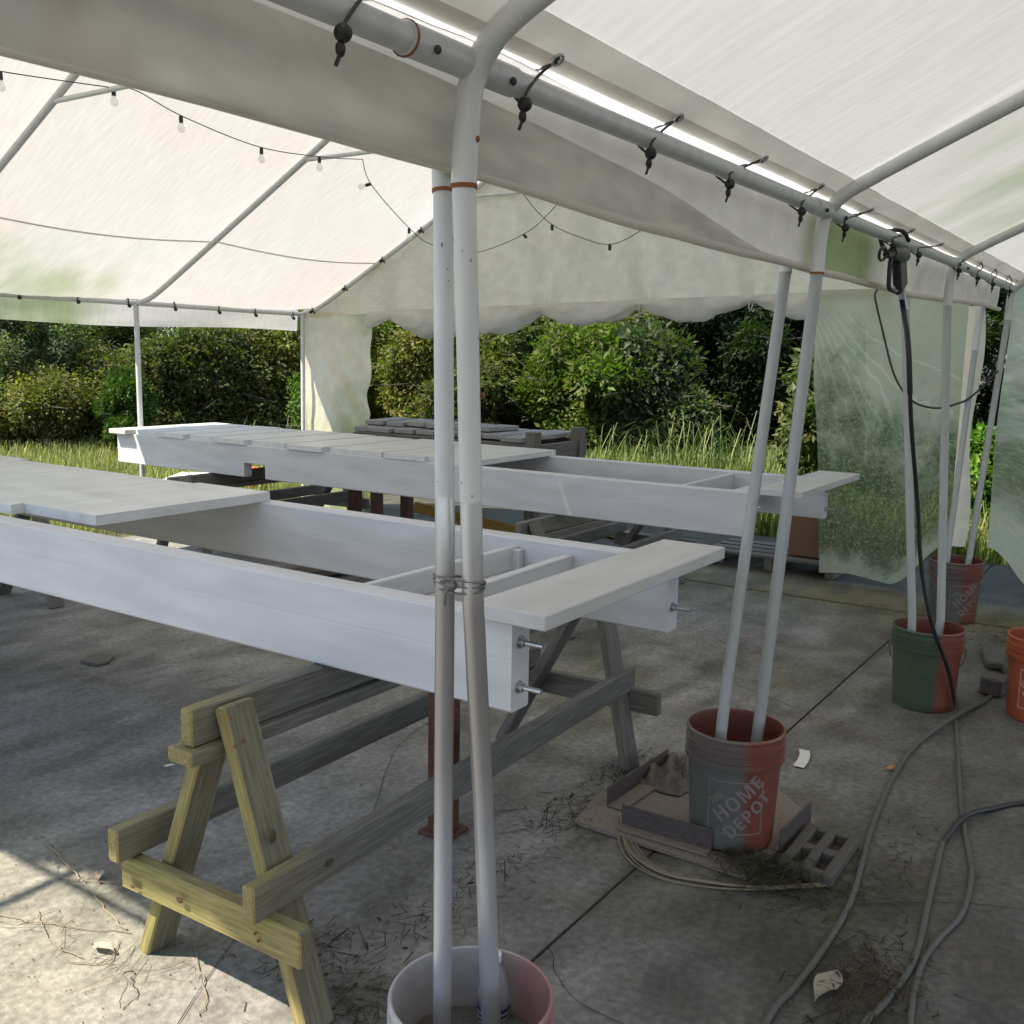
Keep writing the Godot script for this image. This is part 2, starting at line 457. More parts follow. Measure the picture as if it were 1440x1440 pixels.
# ------------------------------------------------------------------ tents
func far_slope(z: float) -> float:      # height of the left tent's cover between its far eave and its ridge
	var s := z + 6.98
	return 1.915 + 0.532 * 0.5 * (s + sqrt(s * s + 0.012)) + 0.02

func near_slope(z: float) -> float:
	return 2.03 + 1.43 * (1.0 - pow(clampf(1.0 - (-1.10 - z) / 3.05, 0.0, 1.0), 1.28))

func algae(p: Vector3, where: float, most := 0.85) -> Color:
	var k := smoothstep(-0.15, 0.75, where + 0.45 * nz(p.x * 1.5, p.z * 0.8, p.y * 0.8) + 0.28 * fine.get_noise_3d(p.x * 1.3, p.y * 0.5, p.z * 0.5))
	return Color(1, 1, 1).lerp(Color(0.36, 0.50, 0.20), most * k)

func pipe(called: String, pts: Array, r: Variant, m: Material, parent: Node3D, sides := 14) -> MeshInstance3D:
	var b := Buf.new()
	b.tube(pts, r, sides)
	return part(called, b, m, parent)

# the lower length of a pole: bare metal under the tie, a bluish white reflection painted in towards its foot
func worn_sheen_tube(pts: Array, r: float, parent: Node3D) -> void:
	var b := Buf.new()
	b.tint = func(p: Vector3, _n: Vector3) -> Color:
		var k := smoothstep(0.86, 0.58, p.y + 0.05 * nz(p.x * 9.0, p.y * 5.0, p.z * 9.0))
		var c := Vector3(0.36, 0.34, 0.325).lerp(Vector3(0.50, 0.515, 0.545), k).lerp(Vector3(0.60, 0.62, 0.61), smoothstep(1.10, 1.27, p.y + 0.03 * nz(p.x * 20.0, p.y * 6.0, p.z * 20.0))) * (0.94 + 0.15 * nz(p.x * 14.0, p.y * 3.0, p.z * 14.0))
		return Color(c.x, c.y, c.z)
	b.tube(smooth(pts, 10), r, 18)
	part("lower_tube", b, M.tube_worn_sheen, parent)

func valance_foot(x: float) -> float: return lerpf(1.850, 1.836, smoothstep(1.3, 2.3, x)) + 0.045 * smoothstep(4.6, 6.6, x)

func rafter_sag(x: float, d: float) -> float:   # the cover hangs a little between the rafters
	var ph := fposmod(x - 1.35, 1.93) / 1.93
	return -d * sin(PI * ph)

func left_tent() -> void:
	var t := thing("frame_tent", Vector3(3.4, 0, -4.15), "white frame tent over the painted deck frames, far side open to the grass", "tent")
	# far slope
	var b := Buf.new()
	b.tint = func(p: Vector3, _n: Vector3) -> Color:
		var w := -0.75 + 1.2 * smoothstep(-5.2, -7.0, p.z) * smoothstep(6.0, 4.0, p.x)
		return algae(p, w, 0.62) * Color(1, 1, 1).lerp(Color(1.0, 0.95, 0.9), clampf(0.6 + nz(p.x * 0.8, p.z * 0.8, 60.0), 0, 1))
	b.sheet(120, 60, func(u: float, v: float) -> Vector3:
		var z := lerpf(-7.24, -4.15, v)
		var x := lerpf(-0.27, GABLE_X + 0.03, u)
		var fold := 0.010 * nz((x + z * 0.5) * 2.6, z * 0.35, 70.0) + 0.007 * nz((x + z * 0.75) * 6.0, z * 0.5, 75.0)
		return Vector3(x, far_slope(z) + rafter_sag(x, 0.035) + fold, z), Vector2(7.3, 3.5))
	part("roof_cover", b, M.canvas, t)
	b = Buf.new()
	b.tint = func(p: Vector3, _n: Vector3) -> Color: return algae(p, -0.6)
	b.sheet(90, 40, func(u: float, v: float) -> Vector3:
		var z := lerpf(-4.15, -0.985, v)
		var x0 := lerpf(-0.27, -0.12, smoothstep(-4.0, -2.8, z))
		var x := lerpf(x0, GABLE_X + 0.03, u)
		return Vector3(x, near_slope(z) + rafter_sag(x, 0.02) + 0.008 * nz(x * 2.5, z * 0.6, 71.0), z), Vector2(7.2, 3.4))
	part("roof_cover", b, M.canvas, t)
	# seam along the far slope
	var pts := []
	for k in 41:
		var x := lerpf(-0.2, GABLE_X, k / 40.0)
		pts.append(Vector3(x, far_slope(-6.2) + rafter_sag(x, 0.05) - 0.012, -6.2))
	pipe("welded_seam", pts, 0.006, M.canvas_hem, t, 6)
	# far valance
	b = Buf.new()
	b.tint = func(p: Vector3, _n: Vector3) -> Color: return algae(p, -0.45 + 1.0 * smoothstep(5.5, 4.3, p.x))
	b.sheet(110, 10, func(u: float, v: float) -> Vector3:
		var x := lerpf(-0.25, GABLE_X, u)
		return Vector3(x, lerpf(1.93, 1.725 + 0.012 * sin(x * 2.2), v), -7.245 + 0.016 * sin(x * 3.1 + v * 2.0) * v + 0.02 * v * nz(x * 1.5, v, 3.0)), Vector2(7.3, 0.22))
	part("valance", b, M.canvas, t)
	# near valance: its full height, then a second layer folded over its lower part
	b = Buf.new()
	b.tint = func(p: Vector3, _n: Vector3) -> Color: return algae(p, -0.62 + 1.5 * smoothstep(0.95, 0.0, absf(p.x - 3.72)) + 0.6 * smoothstep(0.3, 0.0, absf(p.x - 6.3))) * (0.93 + 0.12 * nz(p.x * 3.0, p.y * 9.0, 4.0))
	b.sheet(150, 12, func(u: float, v: float) -> Vector3:
		var x := lerpf(-0.2, GABLE_X, u)
		return Vector3(x, lerpf(2.028, valance_foot(x) + 0.002, v), -1.062 - 0.012 * v + 0.012 * nz(x * 1.4, v * 0.6, 5.0)), Vector2(7.3, 0.22))
	part("valance", b, M.canvas_band, t)
	b = Buf.new()
	b.tint = func(p: Vector3, _n: Vector3) -> Color:
		var dirt := 0.86 + 0.25 * nz(p.x * 2.2, p.y * 14.0, 14.0) + 0.12 * fine.get_noise_2d(p.x, p.y * 3.0)
		var rusty := smoothstep(0.15, 0.5, nz(p.x * 9.0, p.y * 2.0, 44.0)) * smoothstep(1.2, 0.3, p.x)
		return (algae(p, -0.62 + 1.5 * smoothstep(0.95, 0.0, absf(p.x - 3.72))) * clampf(dirt, 0.5, 1.0)).lerp(Color(0.62, 0.44, 0.30), 0.4 * rusty)
	b.sheet(150, 10, func(u: float, v: float) -> Vector3:
		var x := lerpf(-0.2, 3.42, u)
		var top := 1.985 - 0.155 * smoothstep(1.25, 3.35, x) - 0.008 * sin(x * 5.0)
		return Vector3(x, lerpf(top, valance_foot(x) - 0.001, v), -1.047 + 0.010 * nz(x * 1.2, v * 0.8, 6.0) - 0.004 * v), Vector2(3.8, 0.2))
	part("valance_fold", b, M.canvas_hem, t)
	pts = []
	for k in 75:
		var x := lerpf(-0.2, GABLE_X, k / 74.0)
		pts.append(Vector3(x, valance_foot(x) + 0.0015 * sin(x * 9.0), -1.056 + 0.003 * nz(x * 4, 0.0, 2.0)))
	var rope := []
	for k in 75: rope.append(lerpf(0.005, 0.0125, smoothstep(1.0, 2.3, lerpf(-0.2, GABLE_X, k / 74.0))))
	pipe("hem_rope", pts, rope, M.canvas_hem, t, 8)
	# frame
	for p in [[Vector3(-0.6, 2.0, -1.13), Vector3(7.05, 2.0, -1.13)], [Vector3(-0.6, 1.935, -7.15), Vector3(7.05, 1.886, -7.15)], [Vector3(-0.6, 3.40, -4.15), Vector3(7.05, 3.40, -4.15)]]:
		pipe("rail", [p[0], p[1]], 0.021, M.tube_grey, t)
	for x in [0.0, 1.42, 3.30, 5.15, 6.99]:
		var far := []
		for z in [-7.10, -7.02, -6.94, -6.86, -6.6, -5.5, -4.15]:
			far.append(Vector3(x, far_slope(z) - 0.045 if z > -7.05 else 1.90, z))
		pipe("rafter", smooth(far, 4), 0.021, M.tube_grey, t)
		var near := []
		for z in [-4.15, -3.4, -2.6, -1.9, -1.4, -1.16]: near.append(Vector3(x, near_slope(z) - 0.045, z))
		pipe("rafter", smooth(near, 3), 0.021, M.tube_grey, t)
		pipe("collar_brace", [Vector3(x, 2.835, -5.20), Vector3(x, 2.835, -2.95)], 0.014, M.tube_grey, t)
	for q in [[Vector3(5.15, 1.89, -7.12), Vector3(5.17, 0.0, -7.15)], [Vector3(6.99, 1.88, -7.12), Vector3(6.99, 0.0, -7.14)], [Vector3(1.42, 1.92, -7.12), Vector3(1.42, 0.0, -7.1)], [Vector3(3.30, 1.91, -7.12), Vector3(3.30, 0.0, -7.1)], [Vector3(0.0, 1.93, -7.12), Vector3(0.0, 0.0, -7.1)], [Vector3(0.0, 2.0, -1.13), Vector3(-0.02, 0.0, -1.2)]]:
		pipe("post", q, 0.021, M.tube_grey, t)
	# near side posts come down behind the valance into the buckets
	var p1 := thing("tent_post", Vector3(1.365, 0.1, -1.06), "left pole of the nearest pair, its middle bare metal, in the foreground bucket", "tent pole")
	pipe("upper_tube", [Vector3(1.412, 2.0, -1.105), Vector3(1.405, 1.823, -1.092)], 0.0195, M.tube_white, p1)
	pipe("rust_ring", [Vector3(1.405, 1.825, -1.092), Vector3(1.4048, 1.819, -1.0915)], 0.0201, M.rust, p1)
	pipe("middle_tube", smooth([Vector3(1.4049, 1.821, -1.092), Vector3(1.394, 1.56, -1.08), Vector3(1.383, 1.30, -1.067)], 4), 0.0176, M.tube_white, p1)
	worn_sheen_tube([Vector3(1.383, 1.301, -1.067), Vector3(1.377, 1.156, -1.06), Vector3(1.3775, 0.74, -1.06), Vector3(1.379, 0.288, -1.06), Vector3(1.3795, 0.13, -1.06)], 0.0174, p1)
	var p2 := thing("tent_post", Vector3(2.86, 0.1, -1.12), "left pole of the middle pair, leaning, in the bucket on the steel plate", "tent pole")
	pipe("upper_tube", [Vector3(3.26, 2.0, -1.135), Vector3(3.235, 1.822, -1.122)], 0.0205, M.tube_white, p2)
	pipe("lower_tube", [Vector3(3.235, 1.824, -1.122), Vector3(2.90, 0.52, -1.118), Vector3(2.855, 0.15, -1.122)], 0.0182, M.tube_shaded, p2)
	var p3 := thing("tent_post", Vector3(4.6, 0.1, -0.93), "left pole of the third pair, grey, in the half green bucket", "tent pole")
	pipe("upper_tube", [Vector3(4.86, 2.0, -1.13), Vector3(4.845, 1.78, -1.115)], 0.0205, M.tube_white, p3)
	pipe("lower_tube", [Vector3(4.845, 1.782, -1.115), Vector3(4.64, 0.41, -0.935), Vector3(4.63, 0.12, -0.92)], 0.0182, M.tube_shaded, p3)
	var p4 := thing("tent_post", Vector3(6.3, 0.1, -1.12), "left pole of the farthest pair, beside the green tarpaulin, in the farthest bucket", "tent pole")
	pipe("upper_tube", [Vector3(6.98, 1.98, -1.14), Vector3(6.90, 1.62, -1.15)], 0.0205, M.tube_grey, p4)
	pipe("lower_tube", [Vector3(6.90, 1.622, -1.15), Vector3(6.44, 0.42, -1.125), Vector3(6.36, 0.14, -1.12)], 0.0182, M.tube_shaded, p4)

func right_slope(z: float) -> float: return 2.186 + 0.51 * (z + 0.717)

func right_tent() -> void:
	var t := thing("frame_tent", Vector3(3.0, 0, 2.05), "white frame tent overhead on the right, its edge laced to the shared rail", "tent")
	for side in 2:
		var b := Buf.new()
		b.tint = func(p: Vector3, _n: Vector3) -> Color:
			var w := -0.70 + 1.05 * smoothstep(1.5, 0.1, Vector2((p.x - 4.5) * 0.7, (p.z + 0.55) * 1.3).length()) + 0.7 * smoothstep(0.8, 0.1, Vector2(p.x - 6.6, p.z + 0.5).length())
			return algae(p, w, 0.62) * (0.97 + 0.06 * nz(p.x * 1.5, p.z * 1.5, 41.0))
		b.sheet(110, 50, func(u: float, v: float) -> Vector3:
			var x := lerpf(-5.2, GABLE_X + 0.06, u)
			var z := lerpf(-0.99, 2.05, v)
			var y := right_slope(z) + rafter_sag(x + 0.05, 0.02) * smoothstep(0.0, 0.2, v) + 0.007 * nz(x * 2.4 + z, z * 0.7, 81.0) * smoothstep(0.0, 0.1, v)
			return Vector3(x, y, z if side == 0 else 4.10 - z), Vector2(10.5, 3.5))
		part("roof_cover", b, M.canvas_right, t)
		if side == 0:
			# the edge is turned under twice: a wide band, then a narrow stiff one with the eyelets
			for e in [[-0.988, -0.905, 0.004, "canvas_band"], [-0.992, -0.958, 0.008, "canvas_hem"]]:
				b = Buf.new()
				b.tint = func(p: Vector3, _n: Vector3) -> Color: return Color(1, 1, 1) * (0.93 + 0.12 * nz(p.x * 3.0, p.z * 12.0, 17.0))
				b.sheet(140, 4, func(u: float, v: float) -> Vector3:
					var x := lerpf(-5.2, GABLE_X + 0.06, u)
					var z := lerpf(e[0], e[1], v) + 0.003 * nz(x * 3, 0.0, 3.0)
					return Vector3(x, right_slope(z) - e[2] - 0.004 * (0.5 + 0.5 * nz(x * 4.0, v, 9.0)), z), Vector2(8.4, 0.1))
				part("edge_band", b, M[e[3]], t)
	# shared rail in tube lengths, with a sleeve at each post
	var xs := [-1.4, 1.06, 3.16, 5.2, 7.05]
	pipe("rail", [Vector3(-5.2, 2.0, -1.0), Vector3(1.2, 2.0, -1.0), Vector3(3.3, 2.0, -0.985), Vector3(5.2, 2.0, -0.965), Vector3(7.05, 2.005, -0.985)], 0.0215, M.tube_grey, t, 18)
	for x in [1.33, 3.19, 5.17]:
		pipe("rail_sleeve", [Vector3(x - 0.14, 2.0, -0.999 + (x - 1.33) * 0.008), Vector3(x + 0.14, 2.0, -0.999 + (x - 1.33) * 0.008)], 0.0248, M.tube_grey, t, 18)
		for s in [-0.095, 0.105]:
			var nut := Buf.new()
			nut.ball(Vector3(x + s, 1.990, -0.972 + (x - 1.33) * 0.008), Vector3(0.006, 0.007, 0.006), 8, 6)
			part("bolt_head", nut, M.cord_black, t)
	var ring := Buf.new()
	ring.tube([Vector3(1.192, 2.0, -1.0), Vector3(1.196, 2.0, -1.0)], 0.0268, 18)
	part("rust_ring", ring, M.rust, t)
	for x in [-4.4, -2.5, -0.6, 1.352, 3.19, 5.19, 7.05]:
		for side in 2:
			var pts := []
			for q in [[-0.012, 1.812, -1.0], [-0.006, 1.91, -1.0], [0.0, 1.985, -0.99], [-0.003, 2.045, -0.937], [-0.003, 2.098, -0.835], [0.0, 2.146, -0.737], [0.0, 2.64, 0.27], [0.0, 3.53, 2.00]]:
				var lean: float = q[0] if x < 2.0 else 1.5 * q[0]
				pts.append(Vector3(x + lean, q[1] - (0.022 if q[2] > -0.7 else 0.0), q[2] if side == 0 else 4.10 - q[2]))
			pipe("rafter", smooth(pts, 6), 0.0212, M.tube_white, t, 18)
			if side == 1: pipe("post", [Vector3(x, 1.86, 5.10), Vector3(x, 0, 5.10)], 0.0225, M.tube_white, t)
	pipe("rail", [Vector3(-5.2, 2.0, 5.10), Vector3(7.05, 2.0, 5.10)], 0.0215, M.tube_grey, t)
	pipe("ridge_pole", [Vector3(-5.2, 3.53, 2.05), Vector3(7.05, 3.53, 2.05)], 0.0215, M.tube_grey, t)
	pipe("post", [Vector3(-0.58, 1.86, -1.0), Vector3(-0.58, 0, -0.98)], 0.0225, M.tube_white, t)
	# poles in the buckets
	var p1 := thing("tent_post", Vector3(1.45, 0.1, -1.0), "right pole of the nearest pair, reaching the rail, in the foreground bucket", "tent pole")
	pipe("rust_ring", [Vector3(1.3400, 1.817, -1.0), Vector3(1.3402, 1.810, -1.0)], 0.0216, M.rust, p1, 18)
	pipe("middle_tube", smooth([Vector3(1.340, 1.814, -1.0), Vector3(1.350, 1.66, -1.0), Vector3(1.3697, 1.30, -1.0)], 4), 0.0191, M.tube_white, p1, 18)
	worn_sheen_tube([Vector3(1.3697, 1.301, -1.0), Vector3(1.379, 1.131, -1.0), Vector3(1.386, 1.06, -1.0), Vector3(1.412, 0.80, -1.0), Vector3(1.420, 0.72, -1.0), Vector3(1.456, 0.27, -1.0), Vector3(1.466, 0.14, -1.0)], 0.0189, p1)
	for q in [Vector3(1.347, 1.885, -0.980), Vector3(1.378, 1.48, -0.984)]:
		var nut := Buf.new()
		nut.ball(q, Vector3(0.0045, 0.0055, 0.0045), 8, 6)
		part("bolt_head", nut, M.rust, p1)
	# specks of rust and chips on the paint
	var rr := RandomNumberGenerator.new()
	rr.seed = 6
	var chips := Buf.new()
	for k in 16:
		var y := rr.randf_range(1.15, 1.8)
		var a := rr.randf_range(2.0, 5.2)
		var left := k % 2 == 0
		var c := Vector3(lerpf(1.377, 1.404, clampf((y - 1.155) / 0.665, 0, 1)), y, lerpf(-1.06, -1.091, clampf((y - 1.155) / 0.665, 0, 1))) if left else Vector3(lerpf(1.379, 1.342, clampf((y - 1.13) / 0.68, 0, 1)), y, -1.0)
		var rad := 0.0172 if left else 0.0187
		chips.ball(c + Vector3(cos(a) * rad, 0, -sin(a) * rad), Vector3(0.0012, rr.randf_range(0.001, 0.004), 0.0012), 6, 4)
	part("rust_specks", chips, M.rust, p1).set_meta("kind", "stuff")
	var p2 := thing("tent_post", Vector3(3.09, 0.1, -1.07), "right pole of the middle pair, leaning, in the bucket on the steel plate", "tent pole")
	pipe("rust_ring", [Vector3(3.172, 1.816, -1.0), Vector3(3.1718, 1.810, -1.0)], 0.0216, M.rust, p2, 16)
	pipe("lower_tube", [Vector3(3.172, 1.812, -1.0), Vector3(3.025, 0.40, -1.048), Vector3(3.00, 0.15, -1.055)], 0.0190, M.tube_shaded, p2, 16)
	var p3 := thing("tent_post", Vector3(4.82, 0.1, -0.85), "right pole of the third pair, leaning, in the half green bucket", "tent pole")
	pipe("lower_tube", [Vector3(5.172, 1.82, -1.0), Vector3(4.83, 0.39, -0.85), Vector3(4.80, 0.16, -0.85)], 0.0190, M.tube_shaded, p3, 16)
	var p4 := thing("tent_post", Vector3(6.5, 0.1, -1.04), "right pole of the farthest pair, along the right tarpaulin, in the farthest bucket", "tent pole")
	pipe("lower_tube", [Vector3(7.032, 1.82, -1.0), Vector3(6.55, 0.38, -1.02), Vector3(6.50, 0.16, -1.03)], 0.0190, M.tube_shaded, p4)
	var tie := thing("wire_tie", Vector3(1.38, 1.17, -1.03), "grey wire twisted round the nearest pair of poles", "wire tie")
	for k in 3:
		var pts := []
		for j in 29:
			var a := TAU * j / 28.0
			pts.append(Vector3(1.378 + 0.0205 * cos(a) * (1.0 + 0.05 * k), 1.148 + 0.006 * k + 0.010 * cos(a) * (1 - k * 0.6), -1.030 + 0.0525 * sin(a) * (1.0 + 0.02 * k)))
		pipe("loop", pts, 0.0022, M.wire, tie, 6)
	var knot := Buf.new()
	knot.ball(Vector3(1.354, 1.152, -1.028), Vector3(0.011, 0.010, 0.011), 8, 6)
	knot.tube(smooth([Vector3(1.354, 1.152, -1.026), Vector3(1.340, 1.142, -1.03), Vector3(1.343, 1.118, -1.034)]), 0.0022, 6)
	knot.tube(smooth([Vector3(1.354, 1.152, -1.026), Vector3(1.345, 1.163, -1.03), Vector3(1.336, 1.160, -1.040)]), 0.0022, 6)
	part("knot", knot, M.wire, tie)

func end_panels() -> void:
	# gable wall of the left tent, its lower part rolled up and tied
	var ties := [-6.02, -4.45, -3.55, -2.68]
	var roll_top := func(z: float) -> float: return lerpf(1.885, 1.985, (z + 6.3) / 4.1)
	var bulge := func(z: float) -> float:
		var k := 1.0
		for q in ties: k = minf(k, absf(z - q) / 0.42)
		k = clampf(k + 0.22 * nz(z * 2.3, 8.0), 0.0, 1.0)
		return 0.030 + (0.088 if z < -4.45 and z > -6.02 else 0.055) * sin(k * PI / 2)
	var wall := thing("gable_wall", Vector3(GABLE_X, 1.9, -4.15), "off white end wall of the left tent with its lower part rolled up", "tent wall")
	var b := Buf.new()
	b.tint = func(p: Vector3, _n: Vector3) -> Color: return algae(p, -0.75 + 0.35 * smoothstep(2.2, 1.8, p.y)) * (0.95 + 0.08 * nz(p.z * 2.0, p.y * 2.0, 50.0))
	b.sheet(150, 46, func(u: float, v: float) -> Vector3:
		var z := lerpf(-7.18, -1.12, u)
		var top := minf(far_slope(z), near_slope(z)) - 0.01
		var low: float = roll_top.call(z)
		var y := lerpf(top, minf(low, top), v)
		var crease := 0.0
		for q in ties:   # folds fan out upwards from each tie
			var d: float = (z - q) / (0.10 + 0.45 * maxf(y - low, 0.0))
			crease += 0.045 * cos(d * 4.0) * exp(-d * d * 1.1) * exp(-maxf(y - low, 0.0) * 1.2)
		return Vector3(GABLE_X + crease + 0.035 * nz(z * 1.4, y * 1.1, 90.0) + 0.030 * nz(z * 4.0 + y * 1.5, y * 1.6, 91.0), y, z), Vector2(6.1, 1.5))
	part("panel", b, M.canvas_wall, wall)
	b = Buf.new()
	b.tint = func(p: Vector3, _n: Vector3) -> Color: return Color(0.98, 0.97, 0.92) * (0.9 + 0.16 * nz(p.z * 3.0, p.y * 9.0, 51.0))
	b.sheet(170, 22, func(u: float, v: float) -> Vector3:
		var z := lerpf(-6.30, -2.24, u)
		var r: float = bulge.call(z)
		var low: float = roll_top.call(z)
		var a := v * TAU * 0.92
		var rr := r * (1.0 + 0.22 * nz(z * 4.0 + v * 2.0, v * 4.0, 92.0) + 0.07 * sin(a * 3.0 + z * 6.0))
		return Vector3(GABLE_X - 0.02 - sin(a) * rr * 0.85, low + 0.022 - rr + cos(a) * rr, z), Vector2(4.1, 0.5))
	part("rolled_hem", b, M.canvas_band, wall)
	for q in ties:
		var pts := []
		for k in 17:
			var a := TAU * k / 16.0
			pts.append(Vector3(GABLE_X - 0.02 + 0.036 * sin(a), float(roll_top.call(q)) - 0.04 + 0.042 * cos(a), q))
		pipe("tie_cord", pts, 0.004, M.canvas_hem, wall, 6)
	# hanging strip at the far corner, sunlit next to the post
	b = Buf.new()
	b.tint = func(p: Vector3, _n: Vector3) -> Color: return algae(p, -0.3 + 0.75 * smoothstep(1.4, 0.3, p.y) + 0.45 * smoothstep(-6.9, -6.4, p.z)) * (0.96 + 0.06 * nz(p.z * 3.0, p.y * 3.0, 52.0))
	b.sheet(44, 80, func(u: float, v: float) -> Vector3:
		var y := lerpf(1.90, 0.03, v)
		var z := lerpf(-7.17, -6.30 - 0.10 * v, u)
		var diag := sin((z * 1.6 + y * 1.15) * 13.0 + 2.0 * nz(z * 1.5, y * 1.5, 93.0))
		return Vector3(GABLE_X + 0.026 * diag * smoothstep(0.05, 0.5, u) * smoothstep(0.0, 0.4, v) + 0.03 * nz(z * 2.0, y * 0.8, 94.0), y, z), Vector2(0.9, 1.9))
	tag(part("tarpaulin", b, M.canvas_wall), "pale hanging tarpaulin strip at the far left corner post, partly sunlit", "tarpaulin")
	# a narrow return of that strip round the corner post
	b = Buf.new()
	b.sheet(6, 40, func(u: float, v: float) -> Vector3:
		return Vector3(GABLE_X - 0.015 + 0.10 * u, lerpf(1.74, 0.03, v), -7.19 - 0.012 * sin(u * 5.0 + v * 7.0)), Vector2(0.1, 1.7))
	tag(part("tarpaulin_flap", b, M.canvas_wall), "narrow white flap wrapped round the far left corner post", "tarpaulin")
	# green grimed tarpaulin at the back right
	var strip_z := func(u: float, v: float) -> float: return lerpf(lerpf(-2.23, -2.06, v), -1.22, u)
	b = Buf.new()
	b.sheet(60, 90, func(u: float, v: float) -> Vector3:
		var low := 0.055 + 0.30 * smoothstep(0.55, 1.0, u) + 0.02 * sin(u * 7.0)
		var y := lerpf(2.02, low, v)
		var z: float = strip_z.call(u, v)
		var fold := 0.030 * sin((z * 2.4 + y * 1.3) * 6.0) * smoothstep(0.9, 0.1, u) * smoothstep(0.05, 0.4, v) * smoothstep(1.0, 0.4, v)
		return Vector3(GABLE_X - 0.03 + fold + 0.035 * nz(z * 2.0, y * 2.0, 95.0) + 0.010 * nz(z * 9.0, y * 9.0, 96.0) * smoothstep(0.3, 0.8, v), y, z), Vector2(1.0, 1.0))
	tag(part("tarpaulin", b, grimed(31, true)), "green grimed hanging tarpaulin behind the far frame's right end", "tarpaulin")
	b = Buf.new()
	b.sheet(8, 50, func(u: float, v: float) -> Vector3:
		return Vector3(GABLE_X - 0.05 - 0.03 * sin(u * PI), lerpf(1.90, 0.36, v), lerpf(-1.225, -1.13 + 0.02 * sin(v * 9.0), u)), Vector2(0.1, 1.6))
	tag(part("tarpaulin_flap", b, M.canvas_wall), "pale blue white sleeve edge of the grimed tarpaulin beside the third pair of poles", "tarpaulin")
	# tarpaulin at the right edge, its lower edge gathered up
	b = Buf.new()
	b.sheet(90, 70, func(u: float, v: float) -> Vector3:
		var z := lerpf(-0.985, 2.0, u)
		var low := 0.36 - 0.25 * smoothstep(0.0, 0.12, u)
		var y := lerpf(right_slope(z) - 0.03, low, v)
		var z2 := z - (0.035 + 0.02 * sin(v * 5.0)) * smoothstep(0.1, 0.9, v) * (1.0 - smoothstep(0.0, 0.2, u))
		var belly := -0.16 * smoothstep(0.45, 0.95, v) * smoothstep(0.0, 0.15, u)
		return Vector3(GABLE_X + 0.01 + belly + 0.05 * nz(z * 2.4, y * 2.4, 97.0) + 0.022 * nz(z * 5.0 + y * 3.0, y * 6.0, 98.0) * smoothstep(0.2, 0.6, v), y, z2), Vector2(1.0, 1.0))
	tag(part("tarpaulin", b, grimed(57, false)), "crumpled grey tarpaulin hanging at the right edge beyond the farthest bucket", "tarpaulin")

# a tarpaulin that has grown algae towards its foot: pale creases over dull green
func grimed(sd: int, heavy: bool) -> StandardMaterial3D:
	var w := 384; var h := 768
	var im := Image.create(w, h, false, Image.FORMAT_RGBA8)
	var cell := FastNoiseLite.new()
	cell.noise_type = FastNoiseLite.TYPE_CELLULAR; cell.frequency = 0.075; cell.seed = sd
	cell.cellular_return_type = FastNoiseLite.RETURN_DISTANCE2_SUB
	cell.fractal_type = FastNoiseLite.FRACTAL_NONE
	cell.domain_warp_enabled = true; cell.domain_warp_amplitude = 60.0; cell.domain_warp_frequency = 0.02; cell.domain_warp_fractal_type = FastNoiseLite.DOMAIN_WARP_FRACTAL_PROGRESSIVE
	for y in h:
		for x in w:
			var u := float(x) / w; var v := float(y) / h
			var q := noise.get_noise_3d(u * 2.2, v * 4.4, sd) + 0.5 * fine.get_noise_3d(u * 2.0, v * 4.0, sd)
			var ang := atan2(v * 2.0 + 0.08, u + 0.12)
			var fan := 0.0
			for q2 in [0.62, 0.80, 0.93, 1.02, 1.12, 1.20, 1.31, 1.40]: fan = maxf(fan, smoothstep(0.016, 0.0, absf(ang - q2 - 0.05 * q - 0.02 * sin(v * 9.0 + q2 * 30.0))))
			fan *= smoothstep(0.9, 0.4, v) * smoothstep(0.02, 0.12, v)
			var green := smoothstep(0.22, 0.78, v + 0.30 * q + (0.12 if u < 0.35 else 0.0) * (1.0 - u)) if heavy else 0.75 * smoothstep(0.25, 0.6, v + 0.3 * q) * smoothstep(0.5, 0.05, u + 0.25 * q) 
			var foot := smoothstep(0.90, 0.98, v + 0.05 * q) if heavy else smoothstep(0.7, 0.9, v)
			green *= 1.0 - 0.75 * foot
			var c := (Vector3(0.54, 0.54, 0.46) if heavy else Vector3(0.66, 0.66, 0.62)).lerp(Vector3(0.105, 0.14, 0.07), green)
			c *= 1.0 + fan * (0.22 if heavy else 0.12)
			var line := smoothstep(0.14, 0.0, cell.get_noise_2d(x * 1.2, y * 1.2) + 0.93) * smoothstep(-0.35, 0.35, fine.get_noise_3d(u * 9.0, v * 18.0, 8.0))
			c = c.lerp(Vector3(0.42, 0.45, 0.34), line * (0.12 + 0.55 * green))
			c *= 1.0 + 0.55 * fine.get_noise_3d(u * 10.0, v * 20.0, 3.0) * green + 0.10 * q
			var out := Color(clampf(c.x, 0, 1), clampf(c.y, 0, 1), clampf(c.z, 0, 1)).linear_to_srgb()
			out.a = clampf((0.97 if heavy else 0.97) - 0.15 * green + 0.35 * line + 0.1 * fan + 0.25 * fine.get_noise_3d(u * 7.0, v * 14.0, 5.0) * green, 0.3, 1.0)
			im.set_pixel(x, y, out)
	return mat("grimed_%d" % sd, Color.WHITE, 0.65, {"albedo_texture": ImageTexture.create_from_image(im), "backlight": Color(0.9, 0.93, 0.78), "transparency": BaseMaterial3D.TRANSPARENCY_ALPHA})

